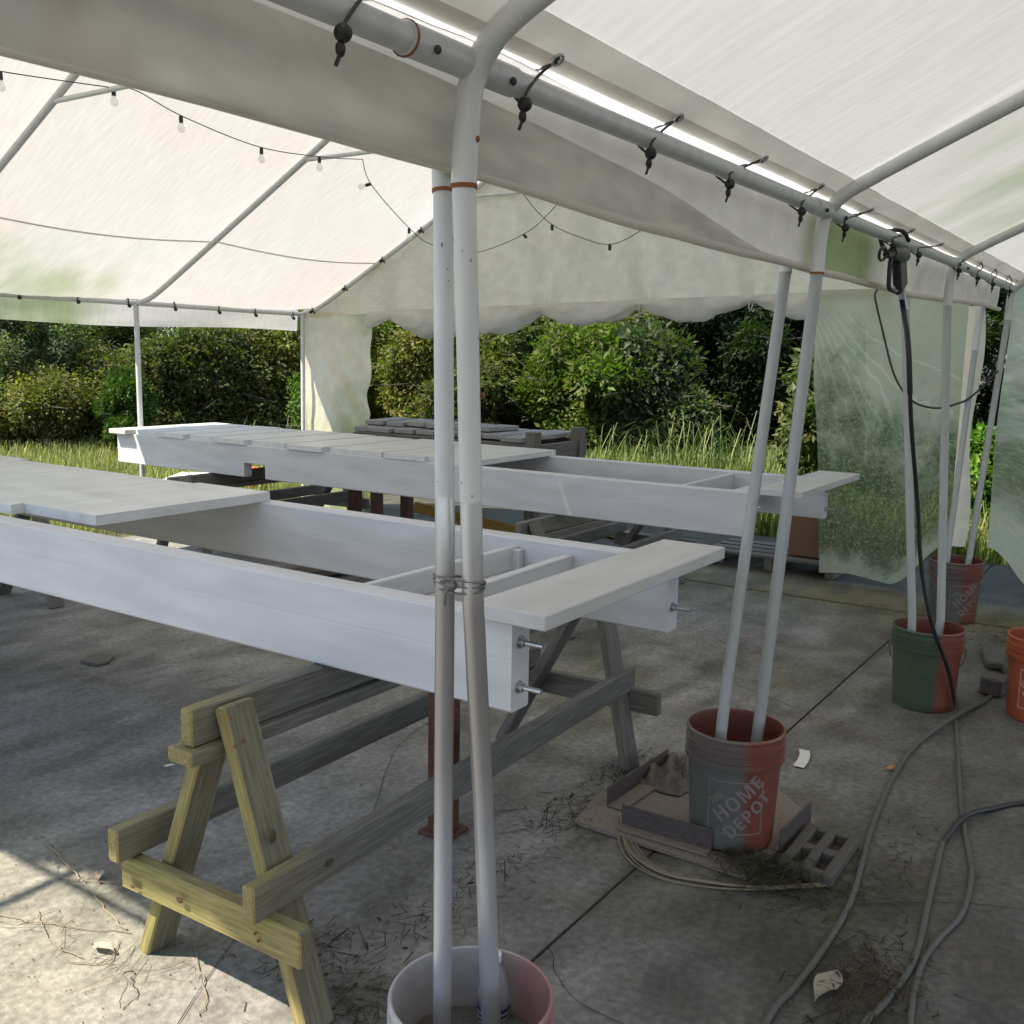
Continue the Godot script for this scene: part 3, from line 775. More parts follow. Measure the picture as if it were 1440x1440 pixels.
# ------------------------------------------------------------------ painted deck frames
# a deep beam along z with a shallow groove along its face, as two laminated boards
func beam(called: String, x0: float, x1: float, y0: float, y1: float, z0: float, z1: float, parent: Node3D, notch := []) -> MeshInstance3D:
	var b := Buf.new()
	b.tint = func(p: Vector3, _n: Vector3) -> Color:
		return Color(1, 1, 1) * (0.97 + 0.025 * nz(p.z * 0.9, p.y * 5.0, p.x * 3.0) + 0.03 * nz(p.z * 3.0, p.y * 22.0, 7.0))
	var groove := lerpf(y0, y1, 0.56)
	var spans := [[z0, z1, y0]]
	if notch: spans = [[z0, notch[0], y0], [notch[0], notch[1], notch[2]], [notch[1], z1, y0]]
	for s in spans:
		var prof := []
		var c := 0.005
		var low: float = s[2]
		prof = [[x0, low + c], [x0 + c, low], [x1 - c, low], [x1, low + c]]
		if groove > low + 0.02: prof.append_array([[x1, groove - 0.004], [x1 - 0.0006, groove], [x1, groove + 0.004]])
		prof.append_array([[x1, y1 - c], [x1 - c, y1], [x0 + c, y1], [x0, y1 - c]])
		if groove > low + 0.02: prof.append_array([[x0, groove + 0.004], [x0 + 0.0006, groove], [x0, groove - 0.004]])
		var n := maxi(2, int(absf(s[1] - s[0]) / 0.15))
		for j in prof.size():
			var a: Array = prof[j]; var e: Array = prof[(j + 1) % prof.size()]
			for k in n:
				var za := lerpf(s[0], s[1], float(k) / n); var zb := lerpf(s[0], s[1], float(k + 1) / n)
				b.quad(Vector3(a[0], a[1], zb), Vector3(e[0], e[1], zb), Vector3(e[0], e[1], za), Vector3(a[0], a[1], za))
		for end in 2:
			var z: float = s[end]
			var fan := []
			for q in prof: fan.append(Vector3(q[0], q[1], z))
			var mid := Vector3((x0 + x1) / 2, (low + y1) / 2, z)
			for j in fan.size():
				var jj := (j + 1) % fan.size()
				if end == 1: b.tri(mid, fan[j], fan[jj])
				else: b.tri(mid, fan[jj], fan[j])
	var xf := Transform3D(Basis(Vector3(0, 0, 1), Vector3(0, 1, 0), Vector3(-1, 0, 0)), Vector3((x0 + x1) / 2, y0, (z0 + z1) / 2))
	var inv := xf.affine_inverse()
	for k in b.v.size():
		b.v[k] = inv * b.v[k]; b.n[k] = inv.basis * b.n[k]
	return part(called, b, M.primer, parent, xf)

func bolt(at: Vector3, l: float, parent: Node3D) -> void:
	var b := Buf.new()
	var z := at.z
	b.tube([at, at + Vector3(0, 0, l)], 0.006, 10)
	for k in 5: b.tube([Vector3(at.x, at.y, z + l * (0.45 + 0.1 * k)), Vector3(at.x, at.y, z + l * (0.48 + 0.1 * k))], 0.0069, 10)
	b.tube([at + Vector3(0, 0, -0.001), at + Vector3(0, 0, 0.003)], 0.015, 16)
	b.tube([at + Vector3(0, 0, 0.003), at + Vector3(0, 0, 0.014)], 0.0105, 6)
	part("bolt", b, M.steel, parent)

func near_frame() -> void:
	var t := thing("deck_frame", Vector3(2.28, 0.745, -3.4), "long grey white deck frame nearest the camera, its right end on the sawhorse", "deck frame", "")
	beam("front_beam", 1.812, 1.884, 0.745, 0.962, -6.2, -1.205, t)
	beam("rear_beam", 2.668, 2.742, 0.735, 0.962, -6.2, -1.225, t)
	board("end_board", Vector3(1.775, 0.980, -1.195), Vector3(2.775, 0.980, -1.195), 0.036, 0.200, M.board_paint, t)
	# L-shaped ledger and a plain cross bar
	board("cross_bar", Vector3(1.884, 0.900, -1.775), Vector3(2.668, 0.900, -1.765), 0.075, 0.022, M.primer, t)
	board("ledger", Vector3(1.884, 0.855, -1.69), Vector3(2.668, 0.855, -1.69), 0.016, 0.15, M.primer, t)
	board("cross_bar", Vector3(1.884, 0.880, -1.545), Vector3(2.668, 0.880, -1.565), 0.105, 0.030, M.primer, t)
	for x in [1.905, 2.646]: board("corner_block", Vector3(x, 0.842, -1.745), Vector3(x, 0.93, -1.745), 0.03, 0.03, M.primer, t, Vector3.BACK)
	# deck boards across the beams, butted close; the ones farther left reach nearer the front edge
	var z := -2.955
	var r := RandomNumberGenerator.new()
	r.seed = 3
	while z > -6.1:
		var w := 0.42 if z > -3.0 else (0.86 if z < -3.6 else 0.45)
		var ahead := 1.905 if z < -3.35 else 1.952
		board("deck_board", Vector3(ahead + r.randf_range(-0.003, 0.003), 0.9805, z - w / 2), Vector3(2.70 + (0.05 if z < -4.4 else 0.0) + r.randf_range(-0.03, 0.03), 0.9805, z - w / 2), 0.036, w - 0.0006, M.deck_paint, t, Vector3.UP, 0.0009, func(p: Vector3, _n: Vector3) -> Color:
			var k := nz(p.x * 3.0, p.z * 1.6, 9.0)
			var scuff := smoothstep(0.075, 0.03, Vector2((p.x - 2.385) * 1.4, p.z + 3.45).length()) 
			return Color(1, 1, 1) * (0.98 + 0.10 * k - 0.45 * scuff - 0.22 * smoothstep(0.12, 0.45, nz(p.x * 4.0, p.z * 1.3, 29.0)) * smoothstep(-3.0, -3.5, p.z)), 14)
		z -= w
	for q in [Vector3(1.845, 0.905, -1.205), Vector3(1.842, 0.800, -1.205), Vector3(2.703, 0.81, -1.225)]: bolt(q, 0.062, t)
	board("splice_plate", Vector3(2.70, 0.958, -1.16), Vector3(2.80, 0.950, -1.13), 0.008, 0.05, M.angle_iron, t)

func far_frame() -> void:
	var t := thing("deck_frame", Vector3(5.4, 0.63, -4.4), "long grey white deck frame behind, with staggered deck boards and a sunlit left end", "deck frame", "")
	beam("front_beam", 4.915, 4.987, 0.634, 0.868, -7.10, -1.835, t, [-5.62, -5.40, 0.735])
	beam("rear_beam", 5.79, 5.862, 0.634, 0.868, -7.10, -1.70, t)
	board("end_board", Vector3(4.87, 0.886, -1.655), Vector3(5.90, 0.886, -1.655), 0.036, 0.235, M.board_paint, t)
	board("end_board", Vector3(4.85, 0.886, -7.01), Vector3(5.90, 0.886, -7.01), 0.036, 0.21, M.board_paint, t)
	board("cross_bar", Vector3(4.987, 0.795, -2.27), Vector3(5.79, 0.795, -2.27), 0.12, 0.03, M.primer, t)
	board("ledger", Vector3(4.987, 0.785, -2.06), Vector3(5.79, 0.785, -2.06), 0.02, 0.18, M.primer, t)
	var cuts := [-6.90, -6.58, -6.23, -5.94, -5.55, -5.17, -4.78, -4.27, -3.93, -3.55]
	var ahead := [4.94, 4.905, 4.93, 4.895, 4.925, 4.89, 4.92, 4.91, 4.945]
	for k in 9:
		var mid: float = (cuts[k] + cuts[k + 1]) / 2
		var w: float = cuts[k + 1] - cuts[k]
		board("deck_board", Vector3(ahead[k], 0.886, mid - 0.02), Vector3(5.88 + 0.03 * sin(k * 2.3), 0.886, mid - 0.02), 0.036, w - (0.05 if k < 7 else 0.001), M.deck_paint, t, Vector3.UP, 0.001, func(p: Vector3, _n: Vector3) -> Color: return Color(1, 1, 1) * (0.98 + 0.07 * nz(p.x * 3.0, p.z * 1.6, 19.0)), 6)
		board("joint_strip", Vector3(ahead[k] + 0.05, 0.8835, cuts[k] + 0.004), Vector3(5.84, 0.8835, cuts[k] + 0.004), 0.0385, 0.0485, M.deck_paint, t)
	for q in [Vector3(4.95, 0.79, -1.835), Vector3(5.826, 0.80, -1.70), Vector3(5.826, 0.69, -1.70)]: bolt(q, 0.06, t)

func far_stack() -> void:
	var t := thing("work_bench", Vector3(6.35, 0.0, -4.7), "low rack of grey boards on brown posts behind the far frame", "rack")
	for x in [6.10, 6.80]: board("rail", Vector3(x, 0.84, -5.62), Vector3(x, 0.84, -3.87), 0.13, 0.045, M.old_timber, t)
	for k in 3: board("cross_rail", Vector3(6.04, 0.84, -5.58 + k * 0.85), Vector3(6.70, 0.84, -5.58 + k * 0.85), 0.12, 0.04, M.old_timber, t)
	for q in [Vector3(6.03, 0, -3.86), Vector3(6.70, 0, -3.88), Vector3(6.72, 0, -5.95), Vector3(6.66, 0, -5.55), Vector3(6.06, 0, -5.6)]:
		board("post", q, q + Vector3(0, 1.0 if q.z > -4 else 0.8, 0), 0.085, 0.085, M.brown_steel if q.z < -5 else M.old_timber, t, Vector3.BACK)
	var r := RandomNumberGenerator.new()
	r.seed = 12
	for row in [[6.10, 0.925, 8], [6.44, 0.93, 8], [6.25, 0.965, 6]]:
		for k in row[2]:
			var z: float = -5.55 + k * 0.21 + r.randf_range(-0.01, 0.01)
			board("loose_board", Vector3(row[0] + r.randf_range(-0.03, 0.03), row[1] + r.randf_range(0, 0.012), z), Vector3(row[0] + 0.42 + r.randf_range(-0.04, 0.05), row[1] + r.randf_range(0, 0.012), z + r.randf_range(-0.02, 0.02)), 0.034, 0.185, M.stack_paint, t)

# ------------------------------------------------------------------ sawhorses
func timber_tint(p: Vector3, n: Vector3) -> Color:
	var raw := Vector3(0.30, 0.25, 0.095) * (0.95 + 0.25 * nz(p.x * 3.0, p.y * 4.0, p.z * 4.0))
	var moss := Vector3(0.22, 0.25, 0.06)
	raw = raw.lerp(moss, smoothstep(0.0, 0.5, nz(p.x * 5.0, p.y * 3.0, p.z * 5.0)) * 0.55)
	var sprayed := Vector3(0.15, 0.15, 0.143) * (1.0 + 0.25 * nz(p.x * 2.0, p.y * 6.0, p.z * 6.0))
	var k := smoothstep(1.44, 1.66, p.x + 0.10 * nz(p.x * 4, p.y * 4, p.z * 4))
	if n.x < -0.5: k = 0.0 if p.x < 2.0 else 0.9
	elif n.z > 0.5: k = maxf(k, 0.72)
	elif n.y > 0.5: k = lerpf(0.25, 1.0, k)
	if n.z < -0.5 and p.x < 2.0: k *= 0.7
	var c := raw.lerp(sprayed, k)
	return Color(c.x, c.y, c.z)

func grey_timber(p: Vector3, _n: Vector3) -> Color:
	var c := Vector3(0.17, 0.165, 0.15) * (1.0 + 0.3 * nz(p.x * 2.0, p.y * 5.0, p.z * 5.0))
	return Color(c.x, c.y, c.z)

func sawhorse(x0: float, x1: float, z: float, top: float, tint: Callable, label: String, group := "") -> Node3D:
	var t := thing("sawhorse", Vector3((x0 + x1) / 2, 0, z), label, "sawhorse", group)
	var m: Material = M.timber
	board("top_beam", Vector3(x0, top - 0.045, z), Vector3(x1, top - 0.045, z + 0.01), 0.089, 0.040, m, t, Vector3.UP, 0.0045, tint, 14)
	board("under_board", Vector3(x0 - 0.02, top - 0.109, z - 0.002), Vector3(x1, top - 0.109, z + 0.008), 0.036, 0.085, m, t, Vector3.UP, 0.0045, tint, 14)
	for e in 2:
		var x := x0 + 0.105 if e == 0 else x1 - 0.06
		for s in [-1, 1]:
			var foot := Vector3(x + 0.005, 0.0, z + s * 0.29 + (0.0 if e == 0 else -0.09))
			var head := Vector3(x, top - 0.005, z + s * 0.040)
			if s < 0: head = Vector3(x - 0.01, top - 0.12, z - 0.030)
			board("leg", foot, head, 0.089, 0.038, m, t, Vector3.RIGHT, 0.0045, tint, 4)
		var cx := x - 0.072 if e == 0 else x + 0.066
		var dz := 0.0 if e == 0 else -0.06
		board("end_board", Vector3(cx, 0.252, z - 0.290 + dz), Vector3(cx, 0.262, z + 0.340 + dz), 0.089, 0.038, m, t, Vector3.UP, 0.0045, tint, 5)
	board("side_rail", Vector3(x0 - 0.03, 0.345, z - 0.255), Vector3(x1 + 0.06, 0.342, z - 0.30), 0.085, 0.038, m, t, Vector3.UP, 0.0045, tint, 16)
	board("side_rail", Vector3(x0 - 0.02, 0.345, z + 0.215), Vector3(x1 + 0.03, 0.335, z + 0.145), 0.087, 0.038, m, t, Vector3.UP, 0.0045, tint, 16)
	return t

func sawhorses() -> void:
	var t := sawhorse(1.40, 3.31, -1.815, 0.742, timber_tint, "wooden sawhorse carrying the near frame's right end, yellow end with grey overspray", "")
	# screws in the near leg, end grain split of the beam
	var s := Buf.new()
	for q in [Vector3(1.470, 0.715, -1.747), Vector3(1.490, 0.66, -1.727), Vector3(1.462, 0.655, -1.725), Vector3(1.408, 0.248, -1.60), Vector3(1.408, 0.262, -1.61)]:
		s.ball(q, Vector3(0.004, 0.004, 0.004), 8, 5)
	part("screw_heads", s, M.rust, t).set_meta("kind", "stuff")
	for q in [[Vector3(1.4005, 0.262, -1.86), Vector3(0.0022, 0.008, 0.013)], [Vector3(1.4005, 0.238, -2.04), Vector3(0.0022, 0.006, 0.009)], [Vector3(1.49, 0.45, -1.637), Vector3(0.011, 0.016, 0.004)], [Vector3(1.505, 0.18, -1.546), Vector3(0.009, 0.013, 0.004)], [Vector3(1.62, 0.346, -1.5895), Vector3(0.016, 0.009, 0.002)], [Vector3(2.2, 0.335, -1.613), Vector3(0.016, 0.008, 0.002)]]:
		var kn := Buf.new()
		kn.col = Color(0.09, 0.06, 0.03)
		kn.ball(q[0], q[1], 12, 8)
		part("knot", kn, M.timber, t)
	sawhorse(1.6, 3.4, -5.7, 0.742, grey_timber, "grey sawhorse under the left part of the near frame")
	sawhorse(4.55, 6.35, -3.0, 0.632, grey_timber, "grey sawhorse under the right part of the far frame")
	sawhorse(4.55, 6.35, -6.0, 0.632, grey_timber, "grey sawhorse under the left part of the far frame")
	var jack := thing("prop_post", Vector3(2.45, 0, -1.885), "rust brown post propping the near frame behind the poles", "prop")
	board("shaft", Vector3(2.45, 0.012, -1.885), Vector3(2.45, 0.735, -1.885), 0.075, 0.075, M.brown_steel, jack, Vector3.BACK)
	board("foot_plate", Vector3(2.39, 0.007, -1.885), Vector3(2.51, 0.007, -1.885), 0.012, 0.12, M.brown_steel, jack)
	# loose stock lying under the far frame
	var k := 0
	for q in [[Vector3(7.6, 0.04, -4.1), Vector3(7.45, 0.04, -3.4), "yellowed plank on the floor beyond the far frame's right half", Vector3(0.30, 0.22, 0.06)], [Vector3(4.7, 0.20, -3.75), Vector3(6.5, 0.10, -3.3), "grey brown plank leaning on the stock under the far frame", Vector3(0.16, 0.14, 0.11)], [Vector3(6.1, 0.22, -3.7), Vector3(6.6, 0.24, -5.4), "ochre painted board behind the brown posts", Vector3(0.33, 0.2, 0.03)], [Vector3(4.7, 0.05, -4.9), Vector3(6.2, 0.05, -4.6), "dark weathered plank under the far frame's left half", Vector3(0.10, 0.08, 0.06)]]:
		var c: Vector3 = q[3]
		var xf := axes(q[0], q[1])
		var b := Buf.new()
		b.col = Color(c.x, c.y, c.z)
		b.bar(q[0].distance_to(q[1]), 0.045 if k != 2 else 0.09, 0.19 if k != 2 else 0.04, 0.003)
		tag(part("plank", b, M.timber, null, xf), q[2], "plank", "")
		k += 1
	var box := thing("cardboard_carton", Vector3(7.30, 0.1, -2.13), "brown cardboard carton half hidden behind the green tarpaulin's foot", "box")
	board("carton", Vector3(7.14, 0.30, -2.16), Vector3(7.46, 0.30, -2.16), 0.34, 0.34, M.carton, box, Vector3.UP, 0.006)
	board("flap", Vector3(7.12, 0.475, -2.30), Vector3(7.44, 0.50, -2.38), 0.004, 0.14, M.carton, box)
	var crate := thing("pallet", Vector3(7.3, 0, -2.4), "dark slatted pallet under the cardboard carton", "pallet")
	for j in 4: board("slat", Vector3(7.10 + 0.15 * j, 0.109, -2.95), Vector3(7.10 + 0.15 * j, 0.109, -1.95), 0.022, 0.10, M.old_timber, crate)
	for z in [-2.9, -2.45, -2.0]: board("bearer", Vector3(7.05, 0.052, z), Vector3(7.62, 0.052, z), 0.09, 0.06, M.old_timber, crate)
	# scraps between carton and frame
	for j in 5:
		var b := Buf.new()
		var xf := axes(Vector3(7.15 + 0.05 * j, 0.50 + 0.015 * j, -2.62 + 0.06 * j), Vector3(7.55, 0.53 - 0.01 * j, -2.15 - 0.10 * j))
		b.col = Color(0.30, 0.24, 0.16) * (0.6 + 0.15 * j)
		b.bar(0.5, 0.035, 0.02, 0.002)
		tag(part("offcut", b, M.timber, null, xf), ["lowest thin offcut lying over the cardboard carton", "second thin offcut over the carton, counted from below", "middle one of the thin offcuts over the carton", "fourth thin offcut over the carton, counted from below", "topmost thin offcut lying over the cardboard carton"][j], "offcut", "offcuts piled by the carton")

# ------------------------------------------------------------------ buckets
func bucket(at: Vector3, tint: Callable, fill: float, label: String, handle_turn: float, logo_turn := 999.0, logo_mat := "print_white") -> Node3D:
	var t := thing("bucket", at, label, "bucket")
	var r := func(y: float) -> float: return 0.1315 + 0.0185 * y / 0.36
	var b := Buf.new()
	b.tint = func(p: Vector3, n: Vector3) -> Color: return tint.call(p, n)
	var prof := [Vector2(0.0, 0.004), Vector2(0.124, 0.004), Vector2(0.127, 0.0), Vector2(0.1305, 0.003)]
	for k in range(1, 9): prof.append(Vector2(r.call(0.27 * k / 8.0), 0.27 * k / 8.0))
	for q in [[0.2735, 0.157], [0.291, 0.158], [0.2935, 0.1495], [0.306, 0.1497], [0.308, 0.1565], [0.313, 0.1568], [0.315, 0.150], [0.328, 0.1503], [0.330, 0.1568], [0.335, 0.157], [0.337, 0.1505], [0.355, 0.1508], [0.357, 0.1545], [0.363, 0.1555], [0.368, 0.1535], [0.3695, 0.1505], [0.368, 0.1475]]:
		prof.append(Vector2(q[1], q[0]))
	for k in 8: prof.append(Vector2(r.call(0.36 - 0.05 * k) - 0.0035, 0.36 - 0.05 * k))
	prof.append(Vector2(0.0, 0.008))
	b.lathe(prof, 72, at)
	part("shell", b, M.bucket, t)
	b = Buf.new()
	var fr: float = r.call(fill) - 0.004
	b.sheet(28, 28, func(u: float, v: float) -> Vector3:
		var a := TAU * u; var q := v * fr
		return at + Vector3(cos(a) * q, fill + 0.012 * nz(cos(a) * v * 3.0 + at.x * 5.0, sin(a) * v * 3.0) + 0.01 * v * v, -sin(a) * q))
	part("ballast_fill", b, M.gravel, t)
	b = Buf.new()
	var arc := []
	for k in 25:
		var a := PI * k / 24.0
		arc.append(at + Vector3(0, 0.282, 0) + (Vector3(0.162 * cos(a), -0.150 * sin(a) * 0.92, 0.162 * sin(a) * 0.45)).rotated(Vector3.UP, handle_turn) + Vector3(sin(a) * 0.0, 0, 0))
	for k in arc.size():   # keep the bail outside the wall
		var o: Vector3 = arc[k] - at
		var flat := Vector2(o.x, o.z)
		var least := 0.163
		if flat.length() < least:
			flat = flat.normalized() * least
			arc[k] = at + Vector3(flat.x, o.y, flat.y)
	b.tube(arc, 0.0022, 6)
	part("handle", b, M.wire, t)
	if logo_turn < 900.0: logo(t, at, logo_turn, r, M[logo_mat])
	return t

# the square print with slanted stencil lettering, bent round the bucket
func logo(t: Node3D, at: Vector3, turn: float, r: Callable, m: Material) -> void:
	var flat := Buf.new()
	var wrap := func(p: Vector2, lift: float) -> Vector3:
		var y := 0.148 + p.y
		var rr: float = float(r.call(y)) + lift
		var a := turn - p.x / rr
		return at + Vector3(cos(a) * rr, y, sin(a) * rr)
	var lines := [["THE", -0.050, 0.062, 30], ["HOME", -0.070, 0.016, 66], ["DEPOT", -0.084, -0.046, 60]]
	var font := SystemFont.new()
	font.font_names = PackedStringArray(["Droid Sans"])
	font.font_weight = 800
	for l in lines:
		var tm := TextMesh.new()
		tm.text = l[0]
		tm.font = font
		tm.font_size = l[3]
		tm.pixel_size = 0.001
		tm.depth = 0.0
		tm.curve_step = 2.0
		tm.horizontal_alignment = HORIZONTAL_ALIGNMENT_LEFT
		tm.vertical_alignment = VERTICAL_ALIGNMENT_CENTER
		var arr := tm.get_mesh_arrays() if tm.get_surface_count() > 0 else []
		if arr.is_empty(): continue
		var vs: PackedVector3Array = arr[Mesh.ARRAY_VERTEX]
		var ids: PackedInt32Array = arr[Mesh.ARRAY_INDEX]
		for q in range(0, ids.size(), 3):
			var w := []
			for e in 3:
				var p := vs[ids[q + e]]
				w.append(wrap.call(Vector2(p.x + l[1], p.y + l[2]).rotated(PI / 4), 0.0012))
			var nn: Vector3 = (w[1] - w[0]).cross(w[2] - w[0])
			if nn.dot(w[0] - at - Vector3(0, w[0].y - at.y, 0)) > 0.0: flat.tri(w[0], w[1], w[2])
			else: flat.tri(w[0], w[2], w[1])
	var h := 0.088
	for side in 4:
		for k in 10:
			for edge in [0.0]:
				var a := lerpf(-h, h, k / 10.0); var e := lerpf(-h, h, (k + 1) / 10.0)
				var p := [Vector2(a, -h), Vector2(e, -h), Vector2(e, -h + 0.004), Vector2(a, -h + 0.004)]
				var w := []
				for q in p: w.append(wrap.call(q.rotated(side * PI / 2), 0.0012))
				flat.quad(w[0], w[1], w[2], w[3])
	if flat.v.size() > 0: part("printed_logo", flat, m, t)

func around(p: Vector3, at: Vector3) -> float: return atan2(p.z - at.z, p.x - at.x)

func buckets() -> void:
	var red := Vector3(0.185, 0.056, 0.042)
	# the camera looks along (0.82, -0.55): a bucket's left side is towards (-0.56, -0.83)
	var sprayed := func(at: Vector3, over: Vector3, cut: float, soft: float, rim_clean: float, p: Vector3, n: Vector3, base: Vector3) -> Color:
		var d := Vector2(p.x - at.x, p.z - at.z)
		var out := d.length() > 0.02 and n.dot(Vector3(d.x, 0, d.y)) > -0.01
		var left := d.normalized().dot(Vector2(-0.62, -0.78))
		var k := smoothstep(cut - soft, cut + soft, left + 0.22 * nz(p.x * 6.0, p.y * 5.0, p.z * 6.0))
		if not out: k *= 0.25
		k *= lerpf(1.0, 0.75, smoothstep(rim_clean, rim_clean + 0.05, p.y - at.y))
		var c := base.lerp(over, k * 0.93) * (0.93 + 0.16 * nz(p.x * 9.0, p.y * 9.0, p.z * 9.0))
		return Color(c.x, c.y, c.z)
	var c1 := Vector3(1.392, 0.0, -1.002)
	bucket(c1, func(p: Vector3, n: Vector3) -> Color:
		var d := Vector2(p.x - c1.x, p.z - c1.z).normalized().dot(Vector2(0.55, 0.83))
		var k := smoothstep(0.0, 0.8, d + 0.5 * nz(p.x * 7.0, p.y * 7.0, p.z * 7.0))
		var c := Vector3(0.40, 0.385, 0.385).lerp(Vector3(0.30, 0.10, 0.085), 0.75 * k) * (0.95 + 0.15 * nz(p.x * 11.0, p.y * 11.0, p.z * 11.0))
		return Color(c.x, c.y, c.z), 0.235, "pale oversprayed bucket holding the nearest pair of poles", 0.9)
	var c2 := Vector3(2.945, 0.028, -1.095)
	bucket(c2, func(p: Vector3, n: Vector3) -> Color: return sprayed.call(c2, Vector3(0.105, 0.125, 0.115), 0.06, 0.11, 0.25, p, n, red), 0.10, "red bucket with grey green overspray on the rusty steel plate", 2.4, 2.70, "print_faint")
	var c3 := Vector3(4.725, 0.0, -0.878)
	bucket(c3, func(p: Vector3, n: Vector3) -> Color: return sprayed.call(c3, Vector3(0.045, 0.085, 0.05), 0.14, 0.06, 0.5, p, n, red), 0.12, "bucket painted dark green on its left two thirds, beside the hanging hose", 1.75)
	var c4 := Vector3(6.45, 0.004, -1.075)
	bucket(c4, func(p: Vector3, n: Vector3) -> Color: return sprayed.call(c4, Vector3(0.10, 0.115, 0.105), 0.18, 0.18, 0.22, p, n, red * 0.9), 0.26, "farthest bucket, red with grey overspray, under the tarpaulins' gap", 3.0, 2.5, "print_faint")
	var c5 := Vector3(4.865, 0.0, -0.418)
	bucket(c5, func(p: Vector3, _n: Vector3) -> Color:
		var c := Vector3(0.36, 0.088, 0.038) * (0.9 + 0.25 * nz(p.x * 6.0, p.y * 6.0, p.z * 6.0))
		return Color(c.x, c.y, c.z), 0.1, "bright orange bucket at the right edge, no overspray", 2.2, 3.08, "print_white")
	# bottle standing in the foreground bucket
	var bt := Vector3(1.516, 0.160, -1.036)
	var bottle := thing("water_bottle", bt, "clear plastic water bottle with a blue label in the foreground bucket", "bottle")
	var b := Buf.new()
	b.lathe([Vector2(0.0, 0.0), Vector2(0.030, 0.0), Vector2(0.0325, 0.006), Vector2(0.0325, 0.055), Vector2(0.0315, 0.062), Vector2(0.0315, 0.110), Vector2(0.0325, 0.117), Vector2(0.032, 0.135), Vector2(0.026, 0.160), Vector2(0.014, 0.185), Vector2(0.0125, 0.20)], 32, bt)
	part("body", b, M.clear_plastic, bottle)
	b = Buf.new()
	b.lathe([Vector2(0.0325, 0.066), Vector2(0.0325, 0.106)], 32, bt)
	part("label_band", b, M.bottle_label, bottle)
	b = Buf.new()
	for k in 3: b.lathe([Vector2(0.0331, 0.074 + 0.010 * k), Vector2(0.0331, 0.078 + 0.010 * k)], 32, bt)
	part("label_stripe", b, M.label_white, bottle)
	b = Buf.new()
	b.lathe([Vector2(0.0145, 0.197), Vector2(0.0145, 0.212), Vector2(0.0, 0.213)], 24, bt)
	part("cap", b, M.label_white, bottle)

